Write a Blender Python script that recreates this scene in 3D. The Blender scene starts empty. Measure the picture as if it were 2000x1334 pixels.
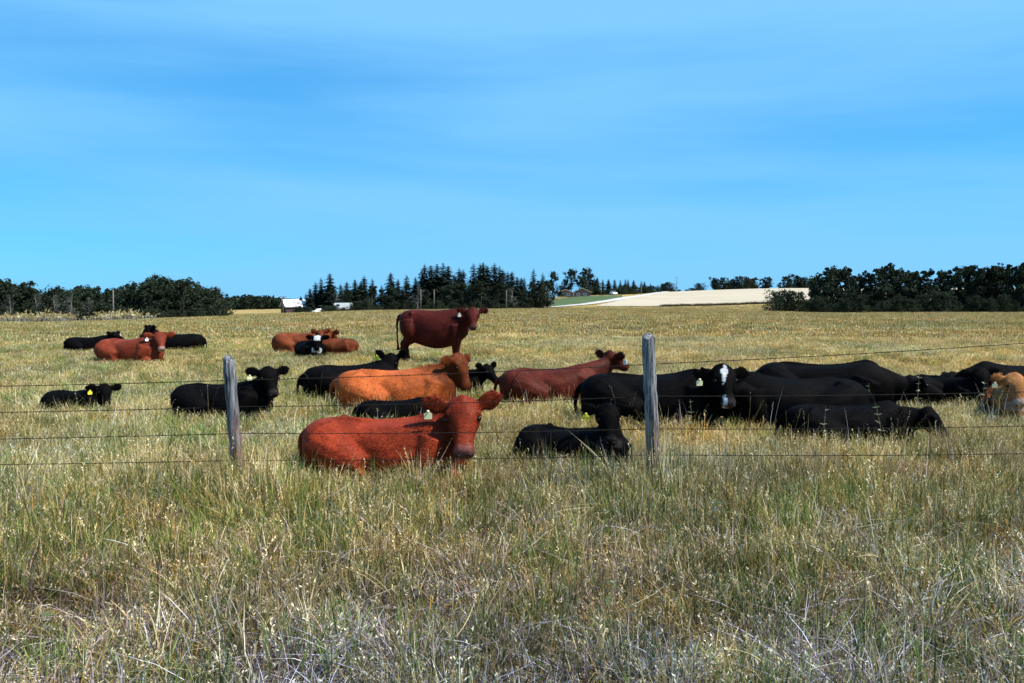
import bpy, bmesh, math, random
import numpy as np
from mathutils import Vector, Matrix, Euler

R = math.radians
random.seed(7)
rng = np.random.default_rng(11)
scene = bpy.context.scene
C = scene.collection

# ------------------------------------------------------------------ camera, world, sun, exposure
F = 1555.0            # focal length in photograph pixels (2000 px wide), horizon row 590
EYE = 1.9
cam_d = bpy.data.cameras.new('camera')
cam_d.sensor_width = 36.0
cam_d.lens = 36.0 * F / 2000.0
cam_d.clip_start = 0.05
cam_d.clip_end = 20000
cam = bpy.data.objects.new('camera', cam_d)
cam.location = (0, 0, EYE)
cam.rotation_euler = (R(90) - math.atan((667 - 590) / F), 0, 0)
C.objects.link(cam)
scene.camera = cam

SUN_AZ, SUN_EL = -20.0, 53.0          # azimuth of the sun measured from +X (right of picture), - = camera side
world = bpy.data.worlds.new('World')
scene.world = world
world.use_nodes = True
wn, wl = world.node_tree.nodes, world.node_tree.links
wn.clear()
w_out = wn.new('ShaderNodeOutputWorld')
w_bg = wn.new('ShaderNodeBackground')
w_sky = wn.new('ShaderNodeTexSky')
w_sky.sky_type = 'NISHITA'
w_sky.sun_disc = False
w_sky.sun_elevation = R(SUN_EL)
w_sky.sun_rotation = R(90 - SUN_AZ)
w_sky.air_density = 1.0
w_sky.dust_density = 0.0
w_sky.ozone_density = 5.0
w_bg.inputs['Strength'].default_value = 0.115
# grade of the daylight sky: deep azure, as the photograph renders it
w_sep = wn.new('ShaderNodeSeparateColor')
w_cmb = wn.new('ShaderNodeCombineColor')
for ch, (gain, power) in enumerate(((0.30, 0.60), (1.18, 0.56), (2.75, 0.33))):
    pw = wn.new('ShaderNodeMath'); pw.operation = 'POWER'; pw.inputs[1].default_value = power
    mu = wn.new('ShaderNodeMath'); mu.operation = 'MULTIPLY'; mu.inputs[1].default_value = gain
    wl.new(w_sep.outputs[ch], pw.inputs[0]); wl.new(pw.outputs[0], mu.inputs[0]); wl.new(mu.outputs[0], w_cmb.inputs[ch])
# thin cirrus veils, the same all round the sky
w_tc = wn.new('ShaderNodeTexCoord')
w_map = wn.new('ShaderNodeMapping')
w_map.inputs['Scale'].default_value = (-0.55, 0.55, 4.6)
w_map.inputs['Rotation'].default_value = (0, R(-9), 0)
w_map.inputs['Location'].default_value = (-0.33, 0.0, 0.62)
w_no = wn.new('ShaderNodeTexNoise')
w_no.noise_dimensions = '4D'
w_no.inputs['W'].default_value = 25.9
w_no.inputs['Scale'].default_value = 1.25
w_no.inputs['Detail'].default_value = 10
w_no.inputs['Roughness'].default_value = 0.50
w_no.inputs['Distortion'].default_value = 0.35
w_rp = wn.new('ShaderNodeMapRange')
w_rp.inputs['From Min'].default_value = 0.33
w_rp.inputs['From Max'].default_value = 0.57
w_rp.inputs['To Max'].default_value = 0.92
w_rp.interpolation_type = 'SMOOTHSTEP'
w_mx = wn.new('ShaderNodeMix')
w_mx.data_type = 'RGBA'
w_mx.inputs[7].default_value = (1.22, 3.20, 5.3, 1)
wl.new(w_tc.outputs['Generated'], w_map.inputs['Vector'])
wl.new(w_map.outputs['Vector'], w_no.inputs['Vector'])
wl.new(w_no.outputs['Fac'], w_rp.inputs['Value'])
wl.new(w_sky.outputs['Color'], w_sep.inputs[0])
wl.new(w_rp.outputs['Result'], w_mx.inputs[0])
wl.new(w_cmb.outputs[0], w_mx.inputs[6])
wl.new(w_mx.outputs[2], w_bg.inputs['Color'])
wl.new(w_bg.outputs['Background'], w_out.inputs['Surface'])

sun_d = bpy.data.lights.new('sun', 'SUN')
sun_d.energy = 5.0
sun_d.angle = R(0.5)
sun_d.color = (1.0, 0.95, 0.87)
sun = bpy.data.objects.new('sun', sun_d)
to_sun = Vector((math.cos(R(SUN_EL)) * math.cos(R(SUN_AZ)), math.cos(R(SUN_EL)) * math.sin(R(SUN_AZ)), math.sin(R(SUN_EL))))
sun.rotation_euler = to_sun.to_track_quat('Z', 'Y').to_euler()
sun.location = (0, 0, 40)
C.objects.link(sun)

vs = scene.view_settings
vs.view_transform = 'Standard'
vs.look = 'None'
vs.exposure = 0.80
vs.gamma = 1.0
vs.use_curve_mapping = False
scene.cycles.max_bounces = 3
scene.cycles.diffuse_bounces = 2
scene.cycles.transparent_max_bounces = 8

# ------------------------------------------------------------------ helpers
def gx(px, d):
    """metres to the right of the camera axis for something d metres ahead"""
    return (px - 1000.0) / F * d

def tag(o, label=None, cat=None, group=None, kind=None):
    if label: o['label'] = label
    if cat: o['category'] = cat
    if group: o['group'] = group
    if kind: o['kind'] = kind
    return o

def empty(name, loc, rz=0.0, s=1.0):
    o = bpy.data.objects.new(name, None)
    o.empty_display_size = 0.2
    o.location = loc
    o.rotation_euler = (0, 0, rz)
    o.scale = (s, s, s)
    C.objects.link(o)
    return o

def link(name, me, mat=None, parent=None):
    o = bpy.data.objects.new(name, me)
    if mat is not None and len(me.materials) == 0:
        me.materials.append(mat)
    C.objects.link(o)
    o.parent = parent
    return o

def mesh_py(name, verts, faces, smooth=False):
    me = bpy.data.meshes.new(name)
    me.from_pydata([tuple(v) for v in verts], [], [tuple(f) for f in faces])
    if smooth:
        me.polygons.foreach_set('use_smooth', [True] * len(me.polygons))
    me.update()
    return me

def bm_mesh(name, bm, smooth=False):
    me = bpy.data.meshes.new(name)
    bm.to_mesh(me)
    bm.free()
    if smooth:
        me.polygons.foreach_set('use_smooth', [True] * len(me.polygons))
    return me

def add_box(bm, c, size, rz=0.0, bevel=0.0):
    m = Matrix.Translation(c) @ Matrix.Rotation(rz, 4, 'Z') @ Matrix.Diagonal((size[0], size[1], size[2], 1))
    r = bmesh.ops.create_cube(bm, size=1.0, matrix=m)
    if bevel:
        es = list({e for v in r['verts'] for e in v.link_edges})
        bmesh.ops.bevel(bm, geom=es, offset=bevel, segments=2, affect='EDGES', profile=0.6)

def add_tube(bm, pts, radii, n=8, cap=True):
    """round tube through points"""
    rings = []
    pts = [Vector(p) for p in pts]
    prev = None
    for i, p in enumerate(pts):
        t = (pts[min(i + 1, len(pts) - 1)] - pts[max(i - 1, 0)]).normalized()
        a = prev if prev is not None else (Vector((0, 0, 1)) if abs(t.z) < 0.9 else Vector((1, 0, 0)))
        s = t.cross(a)
        if s.length < 1e-5:
            s = t.cross(Vector((0.3, 1, 0.2)))
        s.normalize()
        u = s.cross(t).normalized()
        prev = u
        r = radii[i] if hasattr(radii, '__len__') else radii
        rings.append([bm.verts.new(p + (s * math.cos(k / n * 2 * math.pi) + u * math.sin(k / n * 2 * math.pi)) * r) for k in range(n)])
    for a, b in zip(rings[:-1], rings[1:]):
        for k in range(n):
            bm.faces.new((a[k], a[(k + 1) % n], b[(k + 1) % n], b[k]))
    if cap:
        bm.faces.new(rings[0][::-1])
        bm.faces.new(rings[-1])

def loft(bm, st, n=18, p=2.0):
    """closed loft. station = (centre, side, up, half_w, half_h[, power])"""
    rings = []
    for s in st:
        c, sd, up, w, h = s[:5]
        pw = s[5] if len(s) > 5 else p
        c, sd, up = Vector(c), Vector(sd).normalized(), Vector(up).normalized()
        ring = []
        for k in range(n):
            a = 2 * math.pi * k / n
            ca, sa = math.cos(a), math.sin(a)
            x = math.copysign(abs(ca) ** (2 / pw), ca) * w
            y = math.copysign(abs(sa) ** (2 / pw), sa) * h
            ring.append(bm.verts.new(c + sd * x + up * y))
        rings.append(ring)
    for a, b in zip(rings[:-1], rings[1:]):
        for k in range(n):
            bm.faces.new((a[k], a[(k + 1) % n], b[(k + 1) % n], b[k]))
    bm.faces.new(rings[0][::-1])
    bm.faces.new(rings[-1])

def ball(bm, c, r, sc=(1, 1, 1), rot=None):
    m = Matrix.Translation(c)
    if rot is not None:
        m = m @ rot.to_4x4()
    m = m @ Matrix.Diagonal((r * sc[0], r * sc[1], r * sc[2], 1))
    bmesh.ops.create_icosphere(bm, subdivisions=2, radius=1.0, matrix=m)

def catmull(P, n):
    """smooth curve through rows of P"""
    P = np.array(P, float)
    out = []
    for i in range(len(P) - 1):
        p0, p1, p2, p3 = P[max(i - 1, 0)], P[i], P[i + 1], P[min(i + 2, len(P) - 1)]
        for k in range(n):
            t = k / n
            out.append(0.5 * ((2 * p1) + (-p0 + p2) * t + (2 * p0 - 5 * p1 + 4 * p2 - p3) * t * t + (-p0 + 3 * p1 - 3 * p2 + p3) * t ** 3))
    out.append(P[-1])
    return np.array(out)

# ------------------------------------------------------------------ materials
def new_mat(name):
    m = bpy.data.materials.new(name)
    m.use_nodes = True
    n = m.node_tree.nodes
    return m, n, m.node_tree.links, n['Principled BSDF']

def simple_mat(name, col, rough=0.8, spec=0.3, noise=0.25, nscale=6.0, bump=0.0, bscale=40.0, metallic=0.0):
    m, n, l, b = new_mat(name)
    b.inputs['Roughness'].default_value = rough
    b.inputs['Specular IOR Level'].default_value = spec
    b.inputs['Metallic'].default_value = metallic
    tc = n.new('ShaderNodeTexCoord')
    no = n.new('ShaderNodeTexNoise')
    no.inputs['Scale'].default_value = nscale
    no.inputs['Detail'].default_value = 5
    mr = n.new('ShaderNodeMapRange')
    mr.inputs['To Min'].default_value = 1 - noise
    mr.inputs['To Max'].default_value = 1 + noise
    mul = n.new('ShaderNodeMix'); mul.data_type = 'RGBA'; mul.blend_type = 'MULTIPLY'
    mul.inputs[0].default_value = 1
    mul.inputs[6].default_value = (*col, 1)
    l.new(tc.outputs['Object'], no.inputs['Vector'])
    l.new(no.outputs['Fac'], mr.inputs['Value'])
    l.new(mr.outputs['Result'], mul.inputs[7])
    l.new(mul.outputs[2], b.inputs['Base Color'])
    if bump:
        n2 = n.new('ShaderNodeTexNoise'); n2.inputs['Scale'].default_value = bscale
        n2.inputs['Detail'].default_value = 4
        bp = n.new('ShaderNodeBump'); bp.inputs['Strength'].default_value = bump
        bp.inputs['Distance'].default_value = 0.02
        l.new(tc.outputs['Object'], n2.inputs['Vector'])
        l.new(n2.outputs['Fac'], bp.inputs['Height'])
        l.new(bp.outputs['Normal'], b.inputs['Normal'])
    return m

def hide_mat(name='cow_hide', spec=0.03, rough=.72):
    m, n, l, b = new_mat(name)
    b.inputs['Roughness'].default_value = rough
    b.inputs['Specular IOR Level'].default_value = spec
    at = n.new('ShaderNodeAttribute'); at.attribute_name = 'coat'
    tc = n.new('ShaderNodeTexCoord')
    n1 = n.new('ShaderNodeTexNoise'); n1.inputs['Scale'].default_value = 3.2; n1.inputs['Detail'].default_value = 6
    n1.inputs['Roughness'].default_value = 0.62
    mp = n.new('ShaderNodeMapping'); mp.inputs['Scale'].default_value = (30, 70, 60)
    n2 = n.new('ShaderNodeTexNoise'); n2.inputs['Scale'].default_value = 1.0; n2.inputs['Detail'].default_value = 3
    mr = n.new('ShaderNodeMapRange'); mr.inputs['From Min'].default_value = 0.3; mr.inputs['From Max'].default_value = 0.7
    mr.inputs['To Min'].default_value = 0.42; mr.inputs['To Max'].default_value = 1.4
    mr2 = n.new('ShaderNodeMapRange'); mr2.inputs['From Min'].default_value = 0.3; mr2.inputs['From Max'].default_value = 0.7
    mr2.inputs['To Min'].default_value = 0.78; mr2.inputs['To Max'].default_value = 1.22
    mu = n.new('ShaderNodeMath'); mu.operation = 'MULTIPLY'
    mx = n.new('ShaderNodeMix'); mx.data_type = 'RGBA'; mx.blend_type = 'MULTIPLY'; mx.inputs[0].default_value = 1
    l.new(tc.outputs['Object'], n1.inputs['Vector'])
    l.new(tc.outputs['Object'], mp.inputs['Vector'])
    l.new(mp.outputs['Vector'], n2.inputs['Vector'])
    l.new(n1.outputs['Fac'], mr.inputs['Value'])
    l.new(n2.outputs['Fac'], mr2.inputs['Value'])
    l.new(mr.outputs['Result'], mu.inputs[0]); l.new(mr2.outputs['Result'], mu.inputs[1])
    l.new(at.outputs['Color'], mx.inputs[6]); l.new(mu.outputs['Value'], mx.inputs[7])
    l.new(mx.outputs[2], b.inputs['Base Color'])
    bp = n.new('ShaderNodeBump'); bp.inputs['Strength'].default_value = 0.45; bp.inputs['Distance'].default_value = 0.012
    l.new(n2.outputs['Fac'], bp.inputs['Height'])
    l.new(bp.outputs['Normal'], b.inputs['Normal'])
    return m

def hair_mat():
    m, n, l, b = new_mat('cow_hair')
    b.inputs['Roughness'].default_value = 0.7
    b.inputs['Specular IOR Level'].default_value = 0.03
    at = n.new('ShaderNodeAttribute'); at.attribute_name = 'coat'
    l.new(at.outputs['Color'], b.inputs['Base Color'])
    return m

def plant_mat(name, col=None, transl=0.25, use_tint=False, vary=0.3):
    """leaf or blade: diffuse with a little light passing through; colour from the 'col' attribute of the mesh"""
    m = bpy.data.materials.new(name); m.use_nodes = True
    n, l = m.node_tree.nodes, m.node_tree.links
    n.clear()
    out = n.new('ShaderNodeOutputMaterial')
    at = n.new('ShaderNodeAttribute'); at.attribute_name = 'col'
    src = at.outputs['Color']
    if use_tint:
        ti = n.new('ShaderNodeAttribute'); ti.attribute_type = 'INSTANCER'; ti.attribute_name = 'tint'
        mx = n.new('ShaderNodeMix'); mx.data_type = 'RGBA'; mx.blend_type = 'MULTIPLY'; mx.inputs[0].default_value = 1
        l.new(src, mx.inputs[6]); l.new(ti.outputs['Color'], mx.inputs[7])
        src = mx.outputs[2]
    else:
        oi = n.new('ShaderNodeObjectInfo')
        mr = n.new('ShaderNodeMapRange'); mr.inputs['To Min'].default_value = 1 - vary; mr.inputs['To Max'].default_value = 1 + vary
        mx = n.new('ShaderNodeMix'); mx.data_type = 'RGBA'; mx.blend_type = 'MULTIPLY'; mx.inputs[0].default_value = 1
        l.new(oi.outputs['Random'], mr.inputs['Value'])
        l.new(src, mx.inputs[6]); l.new(mr.outputs['Result'], mx.inputs[7])
        src = mx.outputs[2]
    di = n.new('ShaderNodeBsdfDiffuse'); tr = n.new('ShaderNodeBsdfTranslucent')
    ms = n.new('ShaderNodeMixShader'); ms.inputs[0].default_value = transl
    l.new(src, di.inputs['Color']); l.new(src, tr.inputs['Color'])
    l.new(di.outputs[0], ms.inputs[1]); l.new(tr.outputs[0], ms.inputs[2])
    l.new(ms.outputs[0], out.inputs['Surface'])
    return m

def ground_mat():
    m, n, l, b = new_mat('pasture_ground')
    b.inputs['Roughness'].default_value = 0.95
    b.inputs['Specular IOR Level'].default_value = 0.05
    geo = n.new('ShaderNodeNewGeometry')
    m1 = n.new('ShaderNodeMapping'); m1.inputs['Scale'].default_value = (0.035, 0.16, 0.0)
    n1 = n.new('ShaderNodeTexNoise'); n1.inputs['Scale'].default_value = 1.0; n1.inputs['Detail'].default_value = 6; n1.inputs['Roughness'].default_value = 0.6
    n2 = n.new('ShaderNodeTexNoise'); n2.inputs['Scale'].default_value = 2.4; n2.inputs['Detail'].default_value = 8; n2.inputs['Roughness'].default_value = 0.7
    r1 = n.new('ShaderNodeValToRGB')
    e = r1.color_ramp.elements
    e[0].position = 0.32; e[0].color = (0.185, 0.135, 0.050, 1)
    e[1].position = 0.68; e[1].color = (0.40, 0.295, 0.125, 1)
    x = r1.color_ramp.elements.new(0.5); x.color = (0.29, 0.21, 0.078, 1)
    r2 = n.new('ShaderNodeMapRange'); r2.inputs['From Min'].default_value = 0.3; r2.inputs['From Max'].default_value = 0.7
    r2.inputs['To Min'].default_value = 0.55; r2.inputs['To Max'].default_value = 1.35
    mx = n.new('ShaderNodeMix'); mx.data_type = 'RGBA'; mx.blend_type = 'MULTIPLY'; mx.inputs[0].default_value = 1
    l.new(geo.outputs['Position'], m1.inputs['Vector']); l.new(m1.outputs['Vector'], n1.inputs['Vector'])
    l.new(geo.outputs['Position'], n2.inputs['Vector'])
    l.new(n1.outputs['Fac'], r1.inputs['Fac']); l.new(n2.outputs['Fac'], r2.inputs['Value'])
    l.new(r1.outputs['Color'], mx.inputs[6]); l.new(r2.outputs['Result'], mx.inputs[7])
    l.new(mx.outputs[2], b.inputs['Base Color'])
    bp = n.new('ShaderNodeBump'); bp.inputs['Strength'].default_value = 0.8; bp.inputs['Distance'].default_value = 0.15
    l.new(n2.outputs['Fac'], bp.inputs['Height']); l.new(bp.outputs['Normal'], b.inputs['Normal'])
    return m

def field_mat(name, c1, c2, sx=0.02, sy=0.1):
    m, n, l, b = new_mat(name)
    b.inputs['Roughness'].default_value = 0.95
    b.inputs['Specular IOR Level'].default_value = 0.05
    geo = n.new('ShaderNodeNewGeometry')
    m1 = n.new('ShaderNodeMapping'); m1.inputs['Scale'].default_value = (sx, sy, 0.0)
    n1 = n.new('ShaderNodeTexNoise'); n1.inputs['Scale'].default_value = 1.0; n1.inputs['Detail'].default_value = 9; n1.inputs['Roughness'].default_value = 0.7
    r1 = n.new('ShaderNodeValToRGB')
    r1.color_ramp.elements[0].position = 0.35; r1.color_ramp.elements[0].color = (*c1, 1)
    r1.color_ramp.elements[1].position = 0.65; r1.color_ramp.elements[1].color = (*c2, 1)
    l.new(geo.outputs['Position'], m1.inputs['Vector']); l.new(m1.outputs['Vector'], n1.inputs['Vector'])
    l.new(n1.outputs['Fac'], r1.inputs['Fac']); l.new(r1.outputs['Color'], b.inputs['Base Color'])
    return m

def wood_mat(name, c_grey, c_brown, z_brown=0.55):
    """weathered round post: silver grey with cracks, rusty brown lower down where bark and stain remain"""
    m, n, l, b = new_mat(name)
    b.inputs['Roughness'].default_value = 0.85
    b.inputs['Specular IOR Level'].default_value = 0.15
    tc = n.new('ShaderNodeTexCoord')
    mp = n.new('ShaderNodeMapping'); mp.inputs['Scale'].default_value = (60, 60, 3.0)
    n1 = n.new('ShaderNodeTexNoise'); n1.inputs['Scale'].default_value = 1; n1.inputs['Detail'].default_value = 6; n1.inputs['Roughness'].default_value = 0.65
    n2 = n.new('ShaderNodeTexNoise'); n2.inputs['Scale'].default_value = 5; n2.inputs['Detail'].default_value = 5
    rp = n.new('ShaderNodeValToRGB')
    rp.color_ramp.elements[0].position = 0.40; rp.color_ramp.elements[0].color = (0.03, 0.03, 0.034, 1)
    rp.color_ramp.elements[1].position = 0.62; rp.color_ramp.elements[1].color = (*c_grey, 1)
    sep = n.new('ShaderNodeSeparateXYZ')
    ad = n.new('ShaderNodeMath'); ad.operation = 'MULTIPLY_ADD'; ad.inputs[1].default_value = -1.0
    sub = n.new('ShaderNodeMapRange')
    sub.inputs['From Min'].default_value = -z_brown - 0.05; sub.inputs['From Max'].default_value = -z_brown + 0.75
    mx = n.new('ShaderNodeMix'); mx.data_type = 'RGBA'; mx.inputs[7].default_value = (*c_brown, 1)
    l.new(tc.outputs['Object'], mp.inputs['Vector']); l.new(mp.outputs['Vector'], n1.inputs['Vector'])
    l.new(tc.outputs['Object'], n2.inputs['Vector'])
    l.new(n1.outputs['Fac'], rp.inputs['Fac'])
    l.new(tc.outputs['Object'], sep.inputs[0])
    l.new(sep.outputs['Z'], ad.inputs[0]); l.new(n2.outputs['Fac'], ad.inputs[2])
    l.new(ad.outputs[0], sub.inputs['Value'])
    l.new(sub.outputs['Result'], mx.inputs[0]); l.new(rp.outputs['Color'], mx.inputs[6])
    l.new(mx.outputs[2], b.inputs['Base Color'])
    bp = n.new('ShaderNodeBump'); bp.inputs['Strength'].default_value = 0.9; bp.inputs['Distance'].default_value = 0.01
    l.new(n1.outputs['Fac'], bp.inputs['Height']); l.new(bp.outputs['Normal'], b.inputs['Normal'])
    return m

M = {}
M['hide'] = hide_mat()
M['red_hide'] = hide_mat('red_cow_hide', .07, .55)
M['ground'] = ground_mat()
M['hair'] = hair_mat()
M['grass'] = plant_mat('grass_blades', transl=0.28, use_tint=True)
M['leaf'] = plant_mat('tree_leaves', transl=0.15, vary=0.3)
M['weed'] = plant_mat('weed_leaves', transl=0.25, vary=0.15)
M['bark'] = simple_mat('bark', (0.10, 0.085, 0.07), 0.9, 0.1, 0.4, 3)
M['pale_bark'] = simple_mat('pale_bark', (0.30, 0.28, 0.25), 0.9, 0.1, 0.3, 3)
M['post'] = wood_mat('weathered_post', (0.24, 0.245, 0.26), (0.17, 0.09, 0.068), 0.40)
M['pole'] = simple_mat('utility_pole_wood', (0.15, 0.135, 0.12), 0.9, 0.1, 0.2, 2)
M['wire'] = simple_mat('rusty_wire', (0.016, 0.013, 0.012), 0.8, 0.1, 0.3, 30)
M['eye'] = simple_mat('eye', (0.006, 0.005, 0.005), 0.3, 0.15, 0.0)
M['yellow'] = simple_mat('yellow_tag', (0.78, 0.72, 0.05), 0.5, 0.3, 0.1, 30)
M['pale_tag'] = simple_mat('pale_tag', (0.75, 0.72, 0.42), 0.5, 0.3, 0.1, 30)
M['white_tag'] = simple_mat('white_tag', (0.80, 0.80, 0.76), 0.5, 0.3, 0.05, 30)
M['ink'] = simple_mat('tag_ink', (0.02, 0.02, 0.02), 0.6, 0.2, 0.0)
M['nostril'] = simple_mat('nostril', (0.01, 0.007, 0.007), 0.6, 0.2, 0.0)
M['tin'] = simple_mat('tin_roof', (0.58, 0.60, 0.64), 0.6, 0.3, 0.12, 2.0)
M['rust'] = simple_mat('rusty_patch', (0.11, 0.09, 0.10), 0.8, 0.2, 0.3, 4.0)
M['barn'] = simple_mat('barn_boards', (0.070, 0.045, 0.042), 0.9, 0.1, 0.35, 1.5)
M['dark'] = simple_mat('dark_opening', (0.01, 0.01, 0.01), 0.9, 0.05, 0.1)
M['white'] = simple_mat('white_paint', (0.78, 0.79, 0.80), 0.45, 0.4, 0.05, 2.0)
M['glass'] = simple_mat('window_glass', (0.03, 0.035, 0.04), 0.1, 0.5, 0.0)
M['tyre'] = simple_mat('tyre', (0.02, 0.02, 0.02), 0.8, 0.2, 0.1)
M['shingle'] = simple_mat('brown_shingles', (0.085, 0.070, 0.055), 0.9, 0.1, 0.3, 1.5)
M['fascia'] = simple_mat('tan_fascia', (0.36, 0.31, 0.24), 0.8, 0.2, 0.1, 1.5)
M['housewall'] = simple_mat('house_siding', (0.16, 0.125, 0.115), 0.85, 0.2, 0.2, 1.0)
M['gravel'] = field_mat('pale_gravel', (0.36, 0.34, 0.31), (0.45, 0.42, 0.38), 0.3, 0.3)
M['stubble'] = field_mat('stubble', (0.33, 0.28, 0.20), (0.42, 0.36, 0.27), 0.02, 0.06)
M['green'] = field_mat('green_crop', (0.050, 0.080, 0.035), (0.085, 0.115, 0.052), 0.05, 0.15)

# ------------------------------------------------------------------ terrain
TD = np.array([0, 3, 8, 12, 16, 20, 25, 45, 80, 120, 170, 230, 300, 420, 600, 1000, 4000], float)
TU = (np.array([-600, 100, 440, 700, 1000, 1065, 1110, 1200, 1300, 1500, 1600, 1900, 2600], float) - 1000) / F
near = [-0.12, -0.06, 0.0, 0.15, 0.31, 0.45]
TZ = np.array([near + r for r in [
    [0.50, 0.35, -0.2, -1.1, -2.0, -3.0, -4.0, -5.0, -6.0, -8.0, -20],
    [0.50, 0.35, -0.2, -1.1, -2.0, -3.0, -4.0, -5.0, -6.0, -8.0, -20],
    [0.57, 0.60, 0.30, -0.3, -1.1, -1.8, -2.4, -3.0, -4.0, -6.0, -20],
    [0.62, 0.85, 0.75, 0.4, 0.0, -0.6, -1.0, -1.5, -2.0, -3.0, -20],
    [0.62, 0.90, 0.90, 0.7, 0.4, 0.0, 0.3, 1.0, 1.5, 2.0, -10],
    [0.62, 0.90, 0.90, 0.7, 0.4, 0.1, 2.2, 3.8, 4.0, 4.0, -10],
    [0.62, 0.90, 0.90, 0.7, 0.4, 0.2, 3.5, 6.0, 6.0, 5.0, -10],
    [0.62, 0.90, 0.90, 0.7, 0.4, 0.3, 3.9, 6.6, 6.5, 5.0, -10],
    [0.62, 0.90, 0.85, 0.6, 0.4, 0.4, 3.2, 7.6, 8.0, 6.0, -10],
    [0.62, 0.85, 0.60, 0.3, 0.4, 0.9, 3.5, 9.4, 10.0, 8.0, -10],
    [0.60, 0.75, 0.40, 0.1, 0.3, 1.0, 4.0, 9.4, 10.0, 8.0, -10],
    [0.58, 0.70, 0.45, 0.2, 0.4, 1.0, 4.0, 9.4, 10.0, 8.0, -10],
    [0.58, 0.70, 0.45, 0.2, 0.4, 1.0, 4.0, 9.4, 10.0, 8.0, -10]]])
LG = np.linspace(math.log(4), math.log(4004), 320)
UG = np.linspace(-1.05, 1.05, 160)
_t = np.array([np.interp(np.exp(LG) - 4, TD, row) for row in TZ])
TAB = np.array([np.interp(UG, TU, _t[:, j]) for j in range(len(LG))]).T
def _sm(a, k, ax):
    ker = np.hanning(k + 2)[1:-1]; ker /= ker.sum()
    pad = [(0, 0), (0, 0)]; pad[ax] = (k // 2, k // 2)
    return np.apply_along_axis(lambda v: np.convolve(v, ker, 'valid'), ax, np.pad(a, pad, mode='edge'))
TAB = _sm(_sm(TAB, 11, 1), 7, 0)

def terrain(x, y):
    x = np.asarray(x, float); y = np.asarray(y, float)
    yy = np.maximum(y, 0.0)
    u = np.clip(x / np.maximum(yy, 4.0), -1.05, 1.05)
    fi = (u + 1.05) / 2.1 * (len(UG) - 1)
    fj = (np.log(yy + 4) - LG[0]) / (LG[-1] - LG[0]) * (len(LG) - 1)
    fj = np.clip(fj, 0, len(LG) - 1.001); fi = np.clip(fi, 0, len(UG) - 1.001)
    i = fi.astype(int); j = fj.astype(int); a = fi - i; b = fj - j
    z = TAB[i, j] * (1 - a) * (1 - b) + TAB[i + 1, j] * a * (1 - b) + TAB[i, j + 1] * (1 - a) * b + TAB[i + 1, j + 1] * a * b
    z = z + 0.035 * np.sin(x * 0.9 + 1.3 * np.sin(y * 0.37)) * np.sin(y * 0.53 + 0.8) * np.clip(yy / 12, 0, 1)
    return z

def tz(x, y):
    return float(terrain(x, y))

ys = np.concatenate([np.linspace(-60, 0, 12, endpoint=False), np.linspace(0, 30, 90, endpoint=False), np.geomspace(30, 5000, 170)])
us = np.linspace(-1, 1, 161)
us = np.sign(us) * np.abs(us) ** 1.15 * 1.5
YY, UU = np.meshgrid(ys, us, indexing='ij')
XX = UU * (np.maximum(YY, 0) + 40)
ZZ = terrain(XX, YY)
nr, nc = XX.shape
idx = np.arange(nr * nc).reshape(nr, nc)
gf = np.stack([idx[:-1, :-1], idx[:-1, 1:], idx[1:, 1:], idx[1:, :-1]], -1).reshape(-1, 4)
gm = mesh_py('pasture', np.stack([XX, YY, ZZ], -1).reshape(-1, 3), gf, True)
tag(link('pasture', gm, M['ground']), 'ochre pasture ground rolling to the distant trees', None, kind='structure')

def sheet(name, cols, mat, n=24, lift=0.10, label=None):
    """ground sheet laid on the terrain: cols = (px, near distance, far distance)"""
    cols = np.array(cols, float)
    pxs = np.linspace(cols[0, 0], cols[-1, 0], 70)
    V = []; Fc = []
    for i, p in enumerate(pxs):
        a = np.interp(p, cols[:, 0], cols[:, 1]); b = np.interp(p, cols[:, 0], cols[:, 2])
        for k in range(n + 1):
            d = a + (b - a) * k / n
            x = gx(p, d)
            V.append((x, d, tz(x, d) + lift))
    for i in range(len(pxs) - 1):
        for k in range(n):
            q = i * (n + 1) + k
            Fc.append((q, q + n + 1, q + n + 2, q + 1))
    o = link(name, mesh_py(name, V, Fc, True), mat)
    tag(o, label, None, kind='structure')
    return o

sheet('stubble_field', [(1165, 234, 238), (1200, 233, 262), (1250, 232, 330), (1300, 232, 400), (1400, 236, 425), (1560, 252, 430), (1800, 260, 430), (2500, 260, 430)], M['stubble'], 40, 0.16, 'pale harvested stubble field on the far rise')
sheet('green_field', [(1062, 236, 262), (1075, 237, 300), (1100, 243, 318), (1150, 258, 330), (1190, 276, 338), (1215, 298, 340)], M['green'], 30, 0.13, 'dark green crop on the slope below the farmhouse')
def road():
    pts = catmull([(1000, 226), (1068, 231), (1100, 238), (1150, 251), (1195, 272), (1225, 296), (1255, 335), (1300, 415), (1340, 520)], 12)
    V = []; Fc = []
    W = [gx(p, d) for p, d in pts]
    for i, (p, d) in enumerate(pts):
        x = W[i]
        j0, j1 = max(i - 1, 0), min(i + 1, len(pts) - 1)
        t = Vector((W[j1] - W[j0], pts[j1][1] - pts[j0][1], 0)).normalized()
        nrm = Vector((-t.y, t.x, 0))
        for s in (-1, -0.5, 0, 0.5, 1):
            q = Vector((x, d, 0)) + nrm * s * 2.3
            V.append((q.x, q.y, tz(q.x, q.y) + 0.26 - 0.06 * s * s))
    for i in range(len(pts) - 1):
        for k in range(4):
            q = i * 5 + k
            Fc.append((q, q + 1, q + 6, q + 5))
    tag(link('gravel_driveway', mesh_py('gravel_driveway', V, Fc, True), M['gravel']), 'pale gravel driveway climbing past the green slope', None, kind='structure')
road()

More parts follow.
